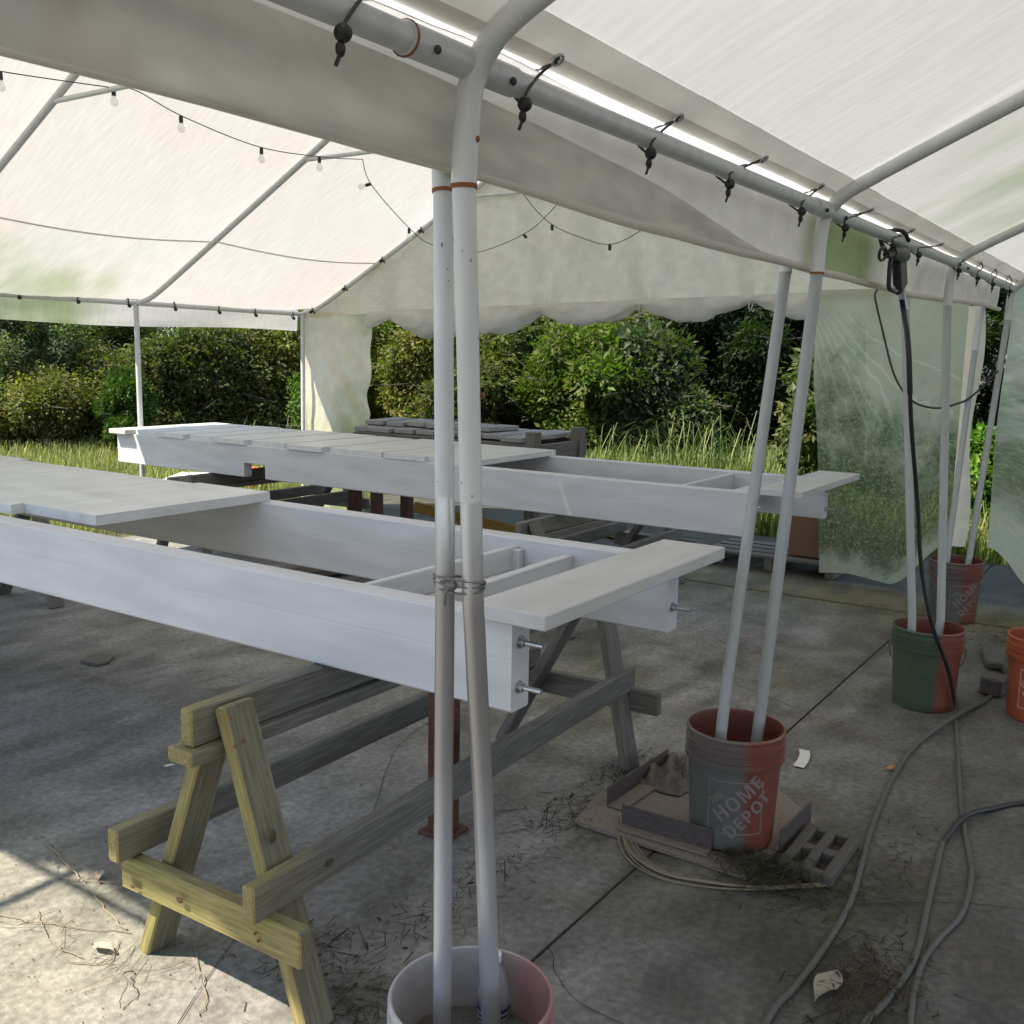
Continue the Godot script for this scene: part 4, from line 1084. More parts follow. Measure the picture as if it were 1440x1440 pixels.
# ------------------------------------------------------------------ small fittings
func bungees() -> void:
	# [ball x, eyelet x] along the shared rail
	var spots := [[0.60, 0.72, "leftmost, cut by the picture's top edge"], [1.03, 1.14, "left of the nearest pair of poles"], [1.464, 1.593, "first to the right of the nearest poles"], [1.935, 2.098, "second to the right of the nearest poles"], [2.358, 2.626, "third to the right of the nearest poles"], [2.879, 3.110, "just left of the middle pair's rail sleeve"], [3.288, 3.674, "just right of the middle pair's rail sleeve"], [3.86, 4.30, "above the spray gun"], [4.242, 4.86, "right of the spray gun"], [5.02, 5.36, "at the third pair's rail sleeve"], [5.50, 5.85, "right of the third pair's rail sleeve"], [5.954, 6.30, "second right of the third pair"], [6.55, 6.80, "at the picture's right edge"]]
	for q in spots:
		var z := -1.0 + 0.035 * smoothstep(2.0, 5.2, q[0])
		var t := thing("ball_bungee", Vector3(q[0], 1.96, z + 0.03), "black ball bungee on the shared rail, " + q[2], "bungee cord", "ball bungees on the shared rail")
		var b := Buf.new()
		var bx: float = q[0]; var gx: float = q[1]
		var eye := Vector3(gx * 0.967, 2.045, -0.953)
		b.tube(smooth([Vector3(bx + 0.006, 1.972, z + 0.027), Vector3(bx + 0.02, 1.99, z + 0.0265), Vector3(lerpf(bx, gx, 0.5), 2.024, z + 0.020), eye + Vector3(0, 0.004, 0.004)], 5), 0.0028, 7)
		b.tube(smooth([Vector3(bx + 0.004, 1.960, z + 0.026), Vector3(bx + 0.03, 1.974, z), Vector3(bx + 0.05, 1.998, z - 0.026), Vector3(lerpf(bx, gx, 0.6), 2.030, z - 0.016), eye + Vector3(0.003, -0.003, -0.003)], 5), 0.0028, 7)
		part("cord", b, M.cord_black, t)
		b = Buf.new()
		b.ball(Vector3(bx, 1.960, z + 0.032), Vector3(0.0125, 0.0125, 0.0125), 14, 10)
		part("ball", b, M.black_rubber, t)
		b = Buf.new()
		b.ball(Vector3(bx - 0.003, 1.940, z + 0.030), Vector3(0.007, 0.011, 0.007), 8, 6)
		b.tube([Vector3(bx - 0.003, 1.935, z + 0.030), Vector3(bx - 0.010, 1.918, z + 0.028)], 0.003, 6)
		part("knot", b, M.black_rubber, t)
		b = Buf.new()
		var pts := []
		for k in 17: pts.append(eye + Vector3(0.011 * cos(TAU * k / 16.0), 0.007 * sin(TAU * k / 16.0), 0.008 * sin(TAU * k / 16.0)))
		b.tube(pts, 0.003, 6)
		part("eyelet", b, M.steel, t)
	var places := []
	for x in [4.181, 4.65, 5.098, 5.542, 6.005, 6.42, 6.885]: places.append([Vector3(x, 1.925 - (x - 4.1) * 0.017, -7.15), Vector3(1, 0, 0), "on the far rail"])
	for q in [[-6.97, "lowest"], [-6.55, "second lowest"], [-6.10, "third from below"], [-5.657, "topmost in view"]]: places.append([Vector3(6.985, far_slope(q[0]) - 0.05, q[0]), Vector3(0, 0.47, 0.88), q[1] + " on the gable rafter"])
	var count := 0
	for q in places:
		var at: Vector3 = q[0]
		var where: String = q[2]
		if where == "on the far rail": where = ["leftmost", "second from the left", "just left of the far post", "first right of the far post", "second right of the far post", "third right of the far post", "rightmost, at the corner post"][count] + " on the far rail"
		count += 1
		var t := thing("ball_bungee", at, "small black bungee clip " + where, "bungee cord", "bungee clips of the left tent")
		var b := Buf.new()
		var pts := []
		var ax: Vector3 = q[1]
		var o1 := ax.cross(Vector3(1, 0, 0) if absf(ax.x) < 0.5 else Vector3(0, 0, 1)).normalized()
		var o2 := ax.cross(o1).normalized()
		for k in 13: pts.append(at + (o1 * cos(TAU * k / 12.0) + o2 * sin(TAU * k / 12.0)) * 0.027 + ax * 0.012 * sin(TAU * k / 12.0))
		b.tube(pts, 0.005, 6)
		part("cord", b, M.cord_black, t)
		b = Buf.new()
		var down := Vector3(0.0, -0.035, 0.02) if ax.x > 0.5 else Vector3(-0.035, -0.012, 0.0)
		b.ball(at + down, Vector3(0.016, 0.016, 0.016), 10, 8)
		part("ball", b, M.black_rubber, t)

func string_light(label: String, pts: Array, bulbs: Array) -> void:
	var t := thing("string_light", pts[0], label, "string lights")
	var path := smooth(pts, 10)
	var b := Buf.new()
	b.tube(path, 0.0028, 6)
	part("cord", b, M.cord_black, t)
	for q in bulbs:
		var k: float = q[0] * (path.size() - 1)
		var p: Vector3 = path[int(k)].lerp(path[mini(int(k) + 1, path.size() - 1)], fposmod(k, 1.0))
		var d: Vector3 = (q[1] as Vector3).normalized()
		var light := Node3D.new()
		light.name = "bulb"
		t.add_child(light, true)
		light.global_position = p
		b = Buf.new()
		b.tube([p, p + d * 0.010, p + d * 0.038], [0.008, 0.011, 0.011], 12)
		part("socket", b, M.black_rubber, light)
		var g := Buf.new()
		var x := d.cross(Vector3(0.3, 0.1, 0.9)).normalized()
		var bs := Basis(x, d * -1.0, x.cross(d * -1.0))
		g.lathe([Vector2(0.0, -0.090), Vector2(0.010, -0.088), Vector2(0.0175, -0.081), Vector2(0.0205, -0.070), Vector2(0.0185, -0.059), Vector2(0.0125, -0.047), Vector2(0.0095, -0.038)], 18)
		for j in g.v.size():
			g.v[j] = p + bs * g.v[j]; g.n[j] = bs * g.n[j]
		part("globe", g, M.globe, light)

func string_lights() -> void:
	var dn := Vector3(0, -1, 0)
	string_light("string of clear bulbs swagged between the collar braces of the far slope", [Vector3(1.42, 2.82, -4.70), Vector3(2.25, 2.77, -4.70), Vector3(2.724, 2.791, -4.70), Vector3(3.30, 2.845, -4.70), Vector3(3.45, 2.862, -4.70), Vector3(3.745, 2.790, -4.70), Vector3(4.29, 2.725, -4.70), Vector3(4.834, 2.757, -4.70), Vector3(5.178, 2.800, -4.70)], [[0.25, dn], [0.382, dn], [0.62, dn], [0.752, dn], [0.86, dn]])
	string_light("string of clear bulbs sagging before the gable wall, ending at the ridge", [Vector3(5.178, 2.80, -4.70), Vector3(5.26, 2.654, -4.70), Vector3(5.70, 2.44, -4.76), Vector3(6.2, 2.37, -4.95), Vector3(6.6, 2.33, -4.90), Vector3(6.6, 2.372, -4.60), Vector3(6.6, 2.487, -4.278), Vector3(6.6, 2.66, -4.05)], [[0.142, Vector3(-0.6, -0.25, -0.55)], [0.30, dn], [0.57, dn], [0.82, Vector3(0.25, -0.5, 0.45)]])
	string_light("string of clear bulbs in a loop before the right half of the gable wall", [Vector3(6.0, 2.70, -4.0), Vector3(6.0, 2.578, -3.911), Vector3(6.0, 2.427, -3.734), Vector3(6.0, 2.33, -3.507), Vector3(6.0, 2.272, -3.273), Vector3(6.0, 2.346, -3.058), Vector3(6.0, 2.5, -2.8)], [[0.34, dn], [0.665, dn]])
	string_light("string of clear bulbs higher up along the ridge, half hidden by the valance", [Vector3(1.42, 2.84, -4.0), Vector3(2.6, 2.80, -4.0), Vector3(3.3, 2.86, -4.0), Vector3(4.2, 2.79, -4.0), Vector3(5.15, 2.86, -4.0)], [[0.64, dn], [0.73, dn], [0.85, dn]])

# ------------------------------------------------------------------ steel plate, irons, block
func flat_piece(called: String, outline: Array, y0: float, y1: float, m: Material, parent: Node3D) -> MeshInstance3D:
	var b := Buf.new()
	var poly := PackedVector2Array(outline)
	if Geometry2D.is_polygon_clockwise(poly): poly.reverse()
	var ids := Geometry2D.triangulate_polygon(poly)
	var c := 0.0015
	for k in range(0, ids.size(), 3):
		var w := []
		for e in 3: w.append(Vector3(poly[ids[k + e]].x, y1, poly[ids[k + e]].y))
		if (w[1] - w[0]).cross(w[2] - w[0]).y > 0: b.tri(w[0], w[1], w[2])
		else: b.tri(w[0], w[2], w[1])
	for k in poly.size():
		var p := poly[k]; var q := poly[(k + 1) % poly.size()]
		var d := (q - p).normalized(); var o := Vector2(d.y, -d.x) * c
		var p1 := p + o; var q1 := q + o
		b.quad(Vector3(p.x, y1, p.y), Vector3(q.x, y1, q.y), Vector3(q1.x, y1 - c, q1.y), Vector3(p1.x, y1 - c, p1.y))
		b.quad(Vector3(p1.x, y1 - c, p1.y), Vector3(q1.x, y1 - c, q1.y), Vector3(q1.x, y0, q1.y), Vector3(p1.x, y0, p1.y))
	return part(called, b, m, parent)

func angle_iron(a: Vector3, e: Vector3, up_h: float, flange: Vector3, label: String) -> void:
	var t := thing("angle_iron", (a + e) / 2, label, "angle iron")
	var off := Vector3(0, up_h / 2, 0)
	board("upright", a + off, e + off, up_h, 0.007, M.angle_iron, t, Vector3.UP, 0.0015)
	var f := flange / 2
	board("flange", a + f + Vector3(0, 0.0045, 0), e + f + Vector3(0, 0.0045, 0), 0.007, flange.length() - 0.008, M.rusty_plate, t, Vector3.UP, 0.001)

func ballast() -> void:
	var plate := thing("steel_plate", Vector3(3.0, 0, -1.25), "rusty steel plate lying under the red bucket with irons on it", "steel plate")
	flat_piece("sheet", [Vector2(2.745, -1.56), Vector2(2.735, -0.96), Vector2(3.22, -0.90), Vector2(3.45, -1.16), Vector2(3.42, -1.50), Vector2(3.10, -1.50), Vector2(2.98, -1.60)], 0.003, 0.019, M.rusty_plate, plate)
	angle_iron(Vector3(2.80, 0.0205, -1.415), Vector3(2.805, 0.0205, -1.10), 0.075, Vector3(-0.045, 0, 0), "short blue brown angle iron standing before the red bucket")
	angle_iron(Vector3(2.895, 0.0205, -1.52), Vector3(3.33, 0.0205, -1.50), 0.07, Vector3(0, 0, 0.07), "long angle iron on the plate's left side, its end towards the camera")
	angle_iron(Vector3(2.93, 0.0205, -0.925), Vector3(3.20, 0.0205, -0.915), 0.075, Vector3(0, 0, -0.028), "angle iron close against the red bucket's right side")
	# hollow concrete block with four cells, part under the plate
	var t := thing("concrete_block", Vector3(3.0, 0, -0.82), "hollow grey concrete block with dark cells at the plate's right corner", "concrete block")
	var y := 0.040
	for q in [[2.83, 3.14, -0.900, -0.868], [2.83, 3.14, -0.835, -0.805], [2.83, 3.14, -0.765, -0.735], [2.83, 2.86, -0.868, -0.835], [2.83, 2.86, -0.805, -0.765], [3.11, 3.14, -0.868, -0.835], [3.11, 3.14, -0.805, -0.765], [2.965, 3.005, -0.868, -0.835], [2.965, 3.005, -0.805, -0.765]]:
		board("web", Vector3(q[0], y / 2 + 0.003, (q[2] + q[3]) / 2), Vector3(q[1], y / 2 + 0.003, (q[2] + q[3]) / 2), y - 0.002 * absf(q[0] - 2.79), q[3] - q[2], M.block, t, Vector3.UP, 0.003)
	board("cell_dirt", Vector3(2.84, 0.005, -0.818), Vector3(3.13, 0.005, -0.818), 0.008, 0.15, M.angle_iron, t)
	# crumpled rag behind the bucket
	var b := Buf.new()
	b.sheet(40, 40, func(u: float, v: float) -> Vector3:
		var x := lerpf(3.10, 3.42, v); var z := lerpf(-1.56, -1.34, u)
		var e := minf(minf(u, 1 - u), minf(v, 1 - v))
		return Vector3(x + 0.02 * nz(x * 8, z * 8, 1.0), 0.026 + 0.052 * smoothstep(0.0, 0.22, e) * (0.60 + 0.65 * sin(z * 110.0 + x * 40.0 + 2.0 * nz(x * 7, z * 7, 2.0)) * 0.5 + 0.4 * nz(x * 9, z * 9, 4.0)), z + 0.02 * nz(x * 8, z * 8, 5.0)))
	tag(part("rag", b, M.rag), "crumpled brown rag between the irons and the red bucket", "rag")
	# bricks and lumps beside the orange bucket
	var r := RandomNumberGenerator.new()
	r.seed = 4
	var lumps := [[Vector3(5.42, 0.030, -0.55), Vector3(0.30, 0.045, 0.16), "flat concrete lump behind the orange bucket", M.block], [Vector3(5.08, 0.045, -0.63), Vector3(0.13, 0.085, 0.10), "black brick beside the orange bucket", M.angle_iron], [Vector3(5.62, 0.03, -0.72), Vector3(0.32, 0.04, 0.09), "pale broken paver behind the half green bucket", M.block]]
	for q in lumps:
		var l := Buf.new()
		var s: Vector3 = q[1]
		l.bar(s.x, s.y, s.z, 0.008, 3, Transform3D(Basis(Vector3.UP, r.randf_range(-0.5, 0.5)), q[0]))
		for k in l.v.size(): l.v[k] += Vector3(nz(l.v[k].x * 9, l.v[k].y * 9, l.v[k].z * 9), 0.5 * nz(l.v[k].x * 9, 4.0, l.v[k].z * 9), nz(l.v[k].z * 9, 7.0, l.v[k].x * 9)) * 0.012
		tag(part("rubble", l, q[3]), q[2], "rubble")

# ------------------------------------------------------------------ spray gun and hoses
func hoses() -> void:
	var t := thing("spray_gun", Vector3(4.05, 1.9, -0.96), "black paint spray gun hanging from the shared rail by its hose", "spray gun")
	var z := -0.96
	var b := Buf.new()
	b.tube(smooth([Vector3(4.06, 1.995, z + 0.02), Vector3(4.02, 2.03, z), Vector3(3.99, 2.02, z - 0.065), Vector3(4.0, 1.96, z - 0.05), Vector3(4.01, 1.935, z)], 5), 0.008, 8)
	part("hook", b, M.gun_metal, t)
	b = Buf.new()
	b.tube([Vector3(3.90, 1.938, z), Vector3(3.96, 1.940, z), Vector3(4.04, 1.945, z), Vector3(4.10, 1.950, z)], [0.020, 0.030, 0.033, 0.020], 16)
	b.tube([Vector3(4.045, 1.935, z), Vector3(4.05, 1.975, z)], [0.028, 0.018], 14)
	b.ball(Vector3(4.095, 1.945, z), Vector3(0.022, 0.024, 0.022))
	part("body", b, M.gun_metal, t)
	b = Buf.new()
	var pts := []
	for k in 21: pts.append(Vector3(3.770 + 0.052 * cos(TAU * k / 20.0) * (1.0 if cos(TAU * k / 20.0) > 0 else 0.75), 1.924 + 0.022 * sin(TAU * k / 20.0), z + 0.004 * sin(TAU * k / 20.0)))
	b.tube(pts, 0.0055, 8)
	part("tip_guard", b, M.gun_metal, t)
	b = Buf.new()
	b.tube([Vector3(3.822, 1.927, z), Vector3(3.86, 1.931, z), Vector3(3.91, 1.937, z)], [0.012, 0.017, 0.014], 14)
	part("nozzle", b, M.gun_metal, t)
	board("handle", Vector3(4.075, 1.815, z), Vector3(4.012, 1.935, z), 0.105, 0.032, M.gun_metal, t, Vector3(1, 0.5, 0), 0.009)
	b = Buf.new()
	b.tube(smooth([Vector3(3.905, 1.925, z), Vector3(3.888, 1.90, z), Vector3(3.89, 1.83, z), Vector3(3.905, 1.812, z), Vector3(3.96, 1.806, z)], 5), 0.0085, 8)
	part("trigger", b, M.gun_metal, t)
	b = Buf.new()
	b.tube(smooth([Vector3(3.96, 1.819, z), Vector3(3.985, 1.808, z), Vector3(4.02, 1.812, z), Vector3(4.035, 1.822, z)], 5), 0.006, 8)
	part("guard_hook", b, M.steel, t)
	b = Buf.new()
	b.tube([Vector3(4.093, 1.82, z), Vector3(4.10, 1.795, z), Vector3(4.103, 1.785, z)], [0.014, 0.014, 0.011], 12)
	part("swivel_fitting", b, M.steel, t)
	var down := smooth([Vector3(4.10, 1.79, z), Vector3(4.135, 1.73, -0.955), Vector3(4.03, 1.60, -0.905), Vector3(4.10, 1.309, -0.888), Vector3(4.25, 0.98, -0.872), Vector3(4.32, 0.703, -0.85), Vector3(4.37, 0.462, -0.80), Vector3(4.545, 0.24, -0.755), Vector3(4.66, 0.05, -0.73), Vector3(4.55, 0.0092, -0.705), Vector3(4.152, 0.0092, -0.624), Vector3(3.61, 0.0092, -0.514), Vector3(3.294, 0.0092, -0.437), Vector3(3.131, 0.0092, -0.402), Vector3(2.901, 0.0092, -0.389), Vector3(2.731, 0.0092, -0.416), Vector3(2.567, 0.0092, -0.427), Vector3(2.316, 0.0092, -0.397), Vector3(1.9, 0.0092, -0.30), Vector3(1.2, 0.0092, -0.1)], 8)
	var line := thing("hose", Vector3(4.3, 0, -0.8), "hose hanging from the spray gun, black above, grey along the floor", "hose")
	b = Buf.new(); b.tube(down.slice(0, 22), 0.0105, 12); part("taped_end", b, M.black_rubber, line)
	b = Buf.new(); b.tube(down.slice(21, 68), 0.0085, 12); part("black_length", b, M.black_hose, line)
	b = Buf.new(); b.tube(down.slice(67), 0.0078, 12); part("grey_length", b, M.hose, line)
	var a := [Vector3(5.6, 0.0092, -0.50), Vector3(5.225, 0.0092, -0.615), Vector3(4.912, 0.0092, -0.645), Vector3(4.581, 0.026, -0.707), Vector3(4.173, 0.0092, -0.782), Vector3(3.822, 0.0092, -0.783), Vector3(3.532, 0.0092, -0.763), Vector3(3.229, 0.0092, -0.729), Vector3(2.998, 0.0092, -0.694), Vector3(2.772, 0.0092, -0.664), Vector3(2.517, 0.0092, -0.658), Vector3(2.307, 0.0092, -0.665), Vector3(2.117, 0.0092, -0.678), Vector3(1.5, 0.0092, -0.62)]
	b = Buf.new(); b.tube(smooth(a, 8), 0.0092, 12)
	tag(part("hose", b, M.hose), "grey hose on the floor, leftmost, running past the leaf litter towards the orange bucket", "hose")
	var c := [Vector3(4.2, 0.0092, 0.10), Vector3(3.95, 0.0092, -0.20), Vector3(3.817, 0.0092, -0.345), Vector3(3.712, 0.0092, -0.421), Vector3(3.526, 0.026, -0.493), Vector3(3.32, 0.0092, -0.521), Vector3(3.04, 0.0092, -0.493), Vector3(2.905, 0.0092, -0.479), Vector3(2.664, 0.0092, -0.453), Vector3(2.514, 0.0092, -0.450), Vector3(2.308, 0.0092, -0.476), Vector3(2.253, 0.0092, -0.486), Vector3(1.7, 0.0092, -0.52)]
	b = Buf.new(); b.tube(smooth(c.slice(0, 6), 8), 0.0092, 12)
	var h := thing("hose", Vector3(3.2, 0, -0.48), "middle hose on the floor, black where it curves in from the right edge", "hose")
	part("black_length", b, M.black_hose, h)
	b = Buf.new(); b.tube(smooth(c.slice(5), 8), 0.0092, 12); part("grey_length", b, M.hose, h)
	# thin cable swagged across the grimed tarpaulin
	b = Buf.new()
	b.tube(smooth([Vector3(6.85, 2.0, -1.76), Vector3(6.75, 1.95, -1.745), Vector3(6.75, 1.761, -1.689), Vector3(6.75, 1.492, -1.603), Vector3(6.75, 1.359, -1.527), Vector3(6.75, 1.282, -1.435), Vector3(6.75, 1.261, -1.306), Vector3(6.75, 1.292, -1.205), Vector3(6.75, 1.339, -1.123), Vector3(6.85, 1.5, -1.0)], 6), 0.007, 8)
	tag(part("cable", b, M.cord_black), "thin dark cable hanging in a loop before the green grimed tarpaulin", "cable")

# ------------------------------------------------------------------ litter
func litter() -> void:
	var r := RandomNumberGenerator.new()
	r.seed = 21
	var b := Buf.new()
	b.sheet(4, 10, func(u: float, v: float) -> Vector3:
		var p := Vector3(3.66, 0.006, -1.105).lerp(Vector3(3.905, 0.006, -1.155), v) + Vector3(0.0, 0.0, 0.042 * (u - 0.5)) + Vector3(0, 0.010 * sin(v * 5.0) * v, 0.012 * sin(v * 4.0))
		return p)
	tag(part("paper_strip", b, M.paper), "white paper strip on the floor right of the red bucket", "paper")
	var leaves := [[Vector3(3.851, 0.008, -0.808), 0.028, "small orange leaf on the floor left of the long grey hose", "orange_leaf"], [Vector3(2.338, 0.01, -0.60), 0.075, "big pale dry leaf between the two left hoses", "dry_leaf"], [Vector3(1.62, 0.01, -2.52), 0.035, "white curled leaf lying in the sun beside the sawhorse's far foot", "dry_leaf"], [Vector3(1.41, 0.01, -2.19), 0.04, "pale leaf on the sunlit floor at the bottom left", "dry_leaf"], [Vector3(2.25, 0.008, -3.02), 0.02, "white chip on the shaded floor left of the sawhorse", "paper"]]
	for q in leaves:
		b = Buf.new()
		var turn := r.randf_range(0, TAU)
		var s: float = q[1]
		var at: Vector3 = q[0]
		b.sheet(8, 12, func(u: float, v: float) -> Vector3:
			var w := sin(PI * pow(v, 0.8)) * 0.42
			var o := Vector3((v - 0.5) * 2.0, 0, (u - 0.5) * 2.0 * w) * s
			o.y = s * (0.25 * absf(u - 0.5) + 0.20 * sin(v * 3.0) * v + 0.12 * nz(u * 3, v * 3, at.x))
			return at + o.rotated(Vector3.UP, turn) + Vector3(0, s * 0.03, 0))
		tag(part("fallen_leaf", b, M[q[3]]), q[2], "leaf")
	# flat offcut lying in the shade at left
	var chip := Buf.new()
	var outline := []
	flat_piece("offcut", [Vector2(2.80, -4.42), Vector2(2.815, -4.30), Vector2(2.88, -4.30), Vector2(2.95, -4.37), Vector2(2.94, -4.45), Vector2(2.88, -4.46)], 0.003, 0.016, M.old_timber, null).set_meta("label", "flat shoe shaped wooden offcut on the shaded floor at left")
	get_child(get_child_count() - 1).set_meta("category", "offcut")
	# dry vines creeping over the sunlit slab
	var vines := [[Vector3(1.66, 0.006, -2.92), Vector3(1.60, 0.008, -2.62), Vector3(1.54, 0.006, -2.40), Vector3(1.50, 0.006, -2.22)], [Vector3(1.50, 0.006, -2.20), Vector3(1.42, 0.007, -2.36), Vector3(1.36, 0.006, -2.52), Vector3(1.33, 0.006, -2.62)], [Vector3(1.74, 0.006, -2.32), Vector3(1.66, 0.007, -2.42), Vector3(1.60, 0.009, -2.50), Vector3(1.55, 0.006, -2.63)], [Vector3(1.46, 0.006, -2.19), Vector3(1.40, 0.007, -2.14), Vector3(1.36, 0.008, -2.16), Vector3(1.33, 0.006, -2.22)], [Vector3(1.42, 0.006, -2.50), Vector3(1.38, 0.010, -2.42), Vector3(1.35, 0.006, -2.30), Vector3(1.36, 0.006, -2.20)], [Vector3(1.40, 0.005, -2.05), Vector3(1.36, 0.03, -2.03), Vector3(1.33, 0.035, -1.98), Vector3(1.29, 0.006, -1.95)], [Vector3(1.58, 0.006, -2.05), Vector3(1.50, 0.008, -1.92), Vector3(1.44, 0.006, -1.82), Vector3(1.38, 0.006, -1.78)]]
	var names_of := ["longest dry vine reaching the far foot of the sawhorse", "dry vine running left from the far foot", "dry vine in the pipe shadow", "short dry vine below the far foot", "dry vine along the bottom left corner", "dark looped stem near the bottom edge", "dry stem under the sawhorse's end board"]
	for k in vines.size():
		b = Buf.new()
		var path := smooth(vines[k], 10)
		for j in path.size(): path[j] += Vector3(0.010 * nz(j * 0.21, k * 3.0), 0.0, 0.012 * nz(k * 5.0, j * 0.23))
		b.tube(path, 0.0014 if k else 0.0022, 6)
		var p: Vector3 = vines[k][1]
		for j in 4:
			var q: Vector3 = p + Vector3(r.randf_range(-0.06, 0.06), 0, r.randf_range(-0.08, 0.08))
			b.tube([q + Vector3(0, 0.003, 0), q + Vector3(r.randf_range(-0.05, 0.05), 0.012, r.randf_range(-0.05, 0.05)), q + Vector3(r.randf_range(-0.08, 0.08), 0.004, r.randf_range(-0.08, 0.08))], 0.0008, 5)
		tag(part("dry_vine", b, M.vine if k != 5 else M.old_timber), names_of[k], "vine", "dry vines on the sunlit floor")
	b = Buf.new()
	for j in 7:
		var o := Vector3(r.randf_range(-0.015, 0.015), 0, r.randf_range(-0.015, 0.015))
		b.tube(smooth([Vector3(2.86, 0.03, -1.45) + o, Vector3(2.69, 0.008, -1.33) + o * 2, Vector3(2.615, 0.007, -1.185) + o * 2, Vector3(2.645, 0.007, -1.037) + o * 2, Vector3(2.72, 0.008, -0.891) + o, Vector3(2.846, 0.010, -0.747) + o], 7), 0.0022 if j else 0.005, 5)
	tag(part("cut_grass_bundle", b, M.vine), "bundle of pale dry stalks lying in front of the steel plate", "dry stalks")
	# heaps of dry needles, stalks and grit
	var heaps := [[Vector3(2.40, 0.0, -0.52), Vector2(0.26, 0.13), 420, Vector3(0.15, 0.105, 0.055), "brown heap of dry needles between the hoses"], [Vector3(2.80, 0.0, -0.86), Vector2(0.17, 0.15), 620, Vector3(0.12, 0.145, 0.085), "green grey cuttings at the plate's near corner"], [Vector3(2.80, 0.02, -0.99), Vector2(0.09, 0.11), 330, Vector3(0.13, 0.16, 0.10), "green grey cuttings leaning on the red bucket"], [Vector3(2.78, 0.0, -1.60), Vector2(0.20, 0.16), 200, Vector3(0.10, 0.10, 0.08), "dark dry cuttings at the plate's left corner"], [Vector3(3.2, 0.0, -1.62), Vector2(0.22, 0.10), 200, Vector3(0.075, 0.075, 0.06), "dark cuttings at the sawhorse's far right foot"], [Vector3(1.72, 0.0, -1.72), Vector2(0.17, 0.17), 170, Vector3(0.14, 0.13, 0.105), "grey tangle of dry stems inside the sawhorse's near legs"], [Vector3(1.62, 0.0, -1.50), Vector2(0.16, 0.12), 130, Vector3(0.14, 0.13, 0.105), "grey tangle of dry stems by the sawhorse's near foot"], [Vector3(2.15, 0.0, -1.60), Vector2(0.45, 0.14), 200, Vector3(0.12, 0.115, 0.10), "scattered dry stems along the sawhorse's side rail"], [Vector3(2.9, 0.0, -0.62), Vector2(0.5, 0.16), 150, Vector3(0.11, 0.10, 0.075), "scattered dry stems round the hoses"], [Vector3(6.1, 0.0, -0.72), Vector2(0.35, 0.2), 200, Vector3(0.06, 0.075, 0.05), "dark weeds by the farthest bucket"]]
	for q in heaps:
		var at: Vector3 = q[0]
		var s: Vector2 = q[1]
		var c: Vector3 = q[3]
		b = Buf.new()
		for k in q[2]:
			var d := Vector2(r.randfn(0, 0.5), r.randfn(0, 0.5))
			var h := 0.035 * exp(-d.length_squared() * 1.5) * minf(float(q[2]) / 300.0, 2.2)
			var o := at + Vector3(d.x * s.x, r.randf_range(0.002, 0.006 + h), d.y * s.y)
			var a := r.randf_range(0, TAU)
			var l := r.randf_range(0.012, 0.05) if k % 7 else r.randf_range(0.06, 0.13)
			var e := Vector3(cos(a) * l, r.randf_range(-0.25, 0.3) * l, sin(a) * l)
			b.col = Color(c.x, c.y, c.z) * r.randf_range(0.55, 1.9)
			var w := r.randf_range(0.0006, 0.0016) if k % 9 or l > 0.03 else r.randf_range(0.002, 0.006)
			var sd := e.cross(Vector3(0.2, 1, 0.1)).normalized() * w
			b.tri(o - sd - e / 2, o + sd - e / 2 + Vector3(0, 0.001, 0), o + sd + e / 2)
			b.tri(o - sd - e / 2, o + sd + e / 2, o - sd + e / 2 + Vector3(0, 0.001, 0))
			b.tri(o + Vector3(0, w, 0) - e / 2, o - sd - e / 2, o + Vector3(0, w, 0) + e / 2)
		tag(part("litter_heap", b, M.straw), q[4], "", "", "stuff")
	# grit and crumbs over the whole floor
	b = Buf.new()
	for k in 2600:
		var p := Vector3(r.randf_range(1.2, 6.2), 0.003, r.randf_range(-3.6, -0.1)) if k > 900 else Vector3(r.randf_range(1.2, 2.6), 0.003, r.randf_range(-3.0, -0.3))
		var s := r.randf_range(0.001, 0.0035)
		b.col = grey(r.randf_range(0.05, 0.42)) * Color(1, 0.97, 0.9)
		var o := [Vector3(s, 0, 0), Vector3(-s * 0.5, 0, s * 0.9), Vector3(-s * 0.5, 0, -s * 0.9), Vector3(0, s * 1.1, 0)]
		for e in o.size(): o[e] = p + (o[e] as Vector3).rotated(Vector3.UP, r.randf() * TAU)
		b.tri(o[3], o[1], o[0]); b.tri(o[3], o[2], o[1]); b.tri(o[3], o[0], o[2])
	tag(part("floor_grit", b, M.straw), "grit and crumbs strewn over the concrete floor", "", "", "stuff")

# ------------------------------------------------------------------ plants
func sprig(leaves: int, size: float, spread: float, sd: int) -> Buf:
	var r := RandomNumberGenerator.new()
	r.seed = sd
	var b := Buf.new()
	for k in leaves:
		var dir := Vector3(r.randfn(0, 1), r.randfn(0.25, 0.8), r.randfn(0, 1)).normalized()
		var at := dir * spread * pow(r.randf(), 0.6)
		var ax := (dir + Vector3(r.randfn(0, 0.6), r.randfn(-0.1, 0.6), r.randfn(0, 0.6))).normalized()
		var sd2 := ax.cross(Vector3(r.randfn(0, 0.4), 1, r.randfn(0, 0.4))).normalized()
		var nn := sd2.cross(ax).normalized()
		var l := size * r.randf_range(0.5, 1.45); var w := l * r.randf_range(0.17, 0.30)
		b.col = Color(1, 1, 1) * r.randf_range(0.72, 1.25)
		var base := at; var tip := at + ax * l - nn * l * 0.15
		var m1 := at + ax * l * 0.45 + sd2 * w; var m2 := at + ax * l * 0.45 - sd2 * w
		var mid := at + ax * l * 0.5 - nn * w * 0.35
		b.tri(base, m1, mid); b.tri(m1, tip, mid); b.tri(base, mid, m2); b.tri(mid, tip, m2)
	return b

var sprigs := {}

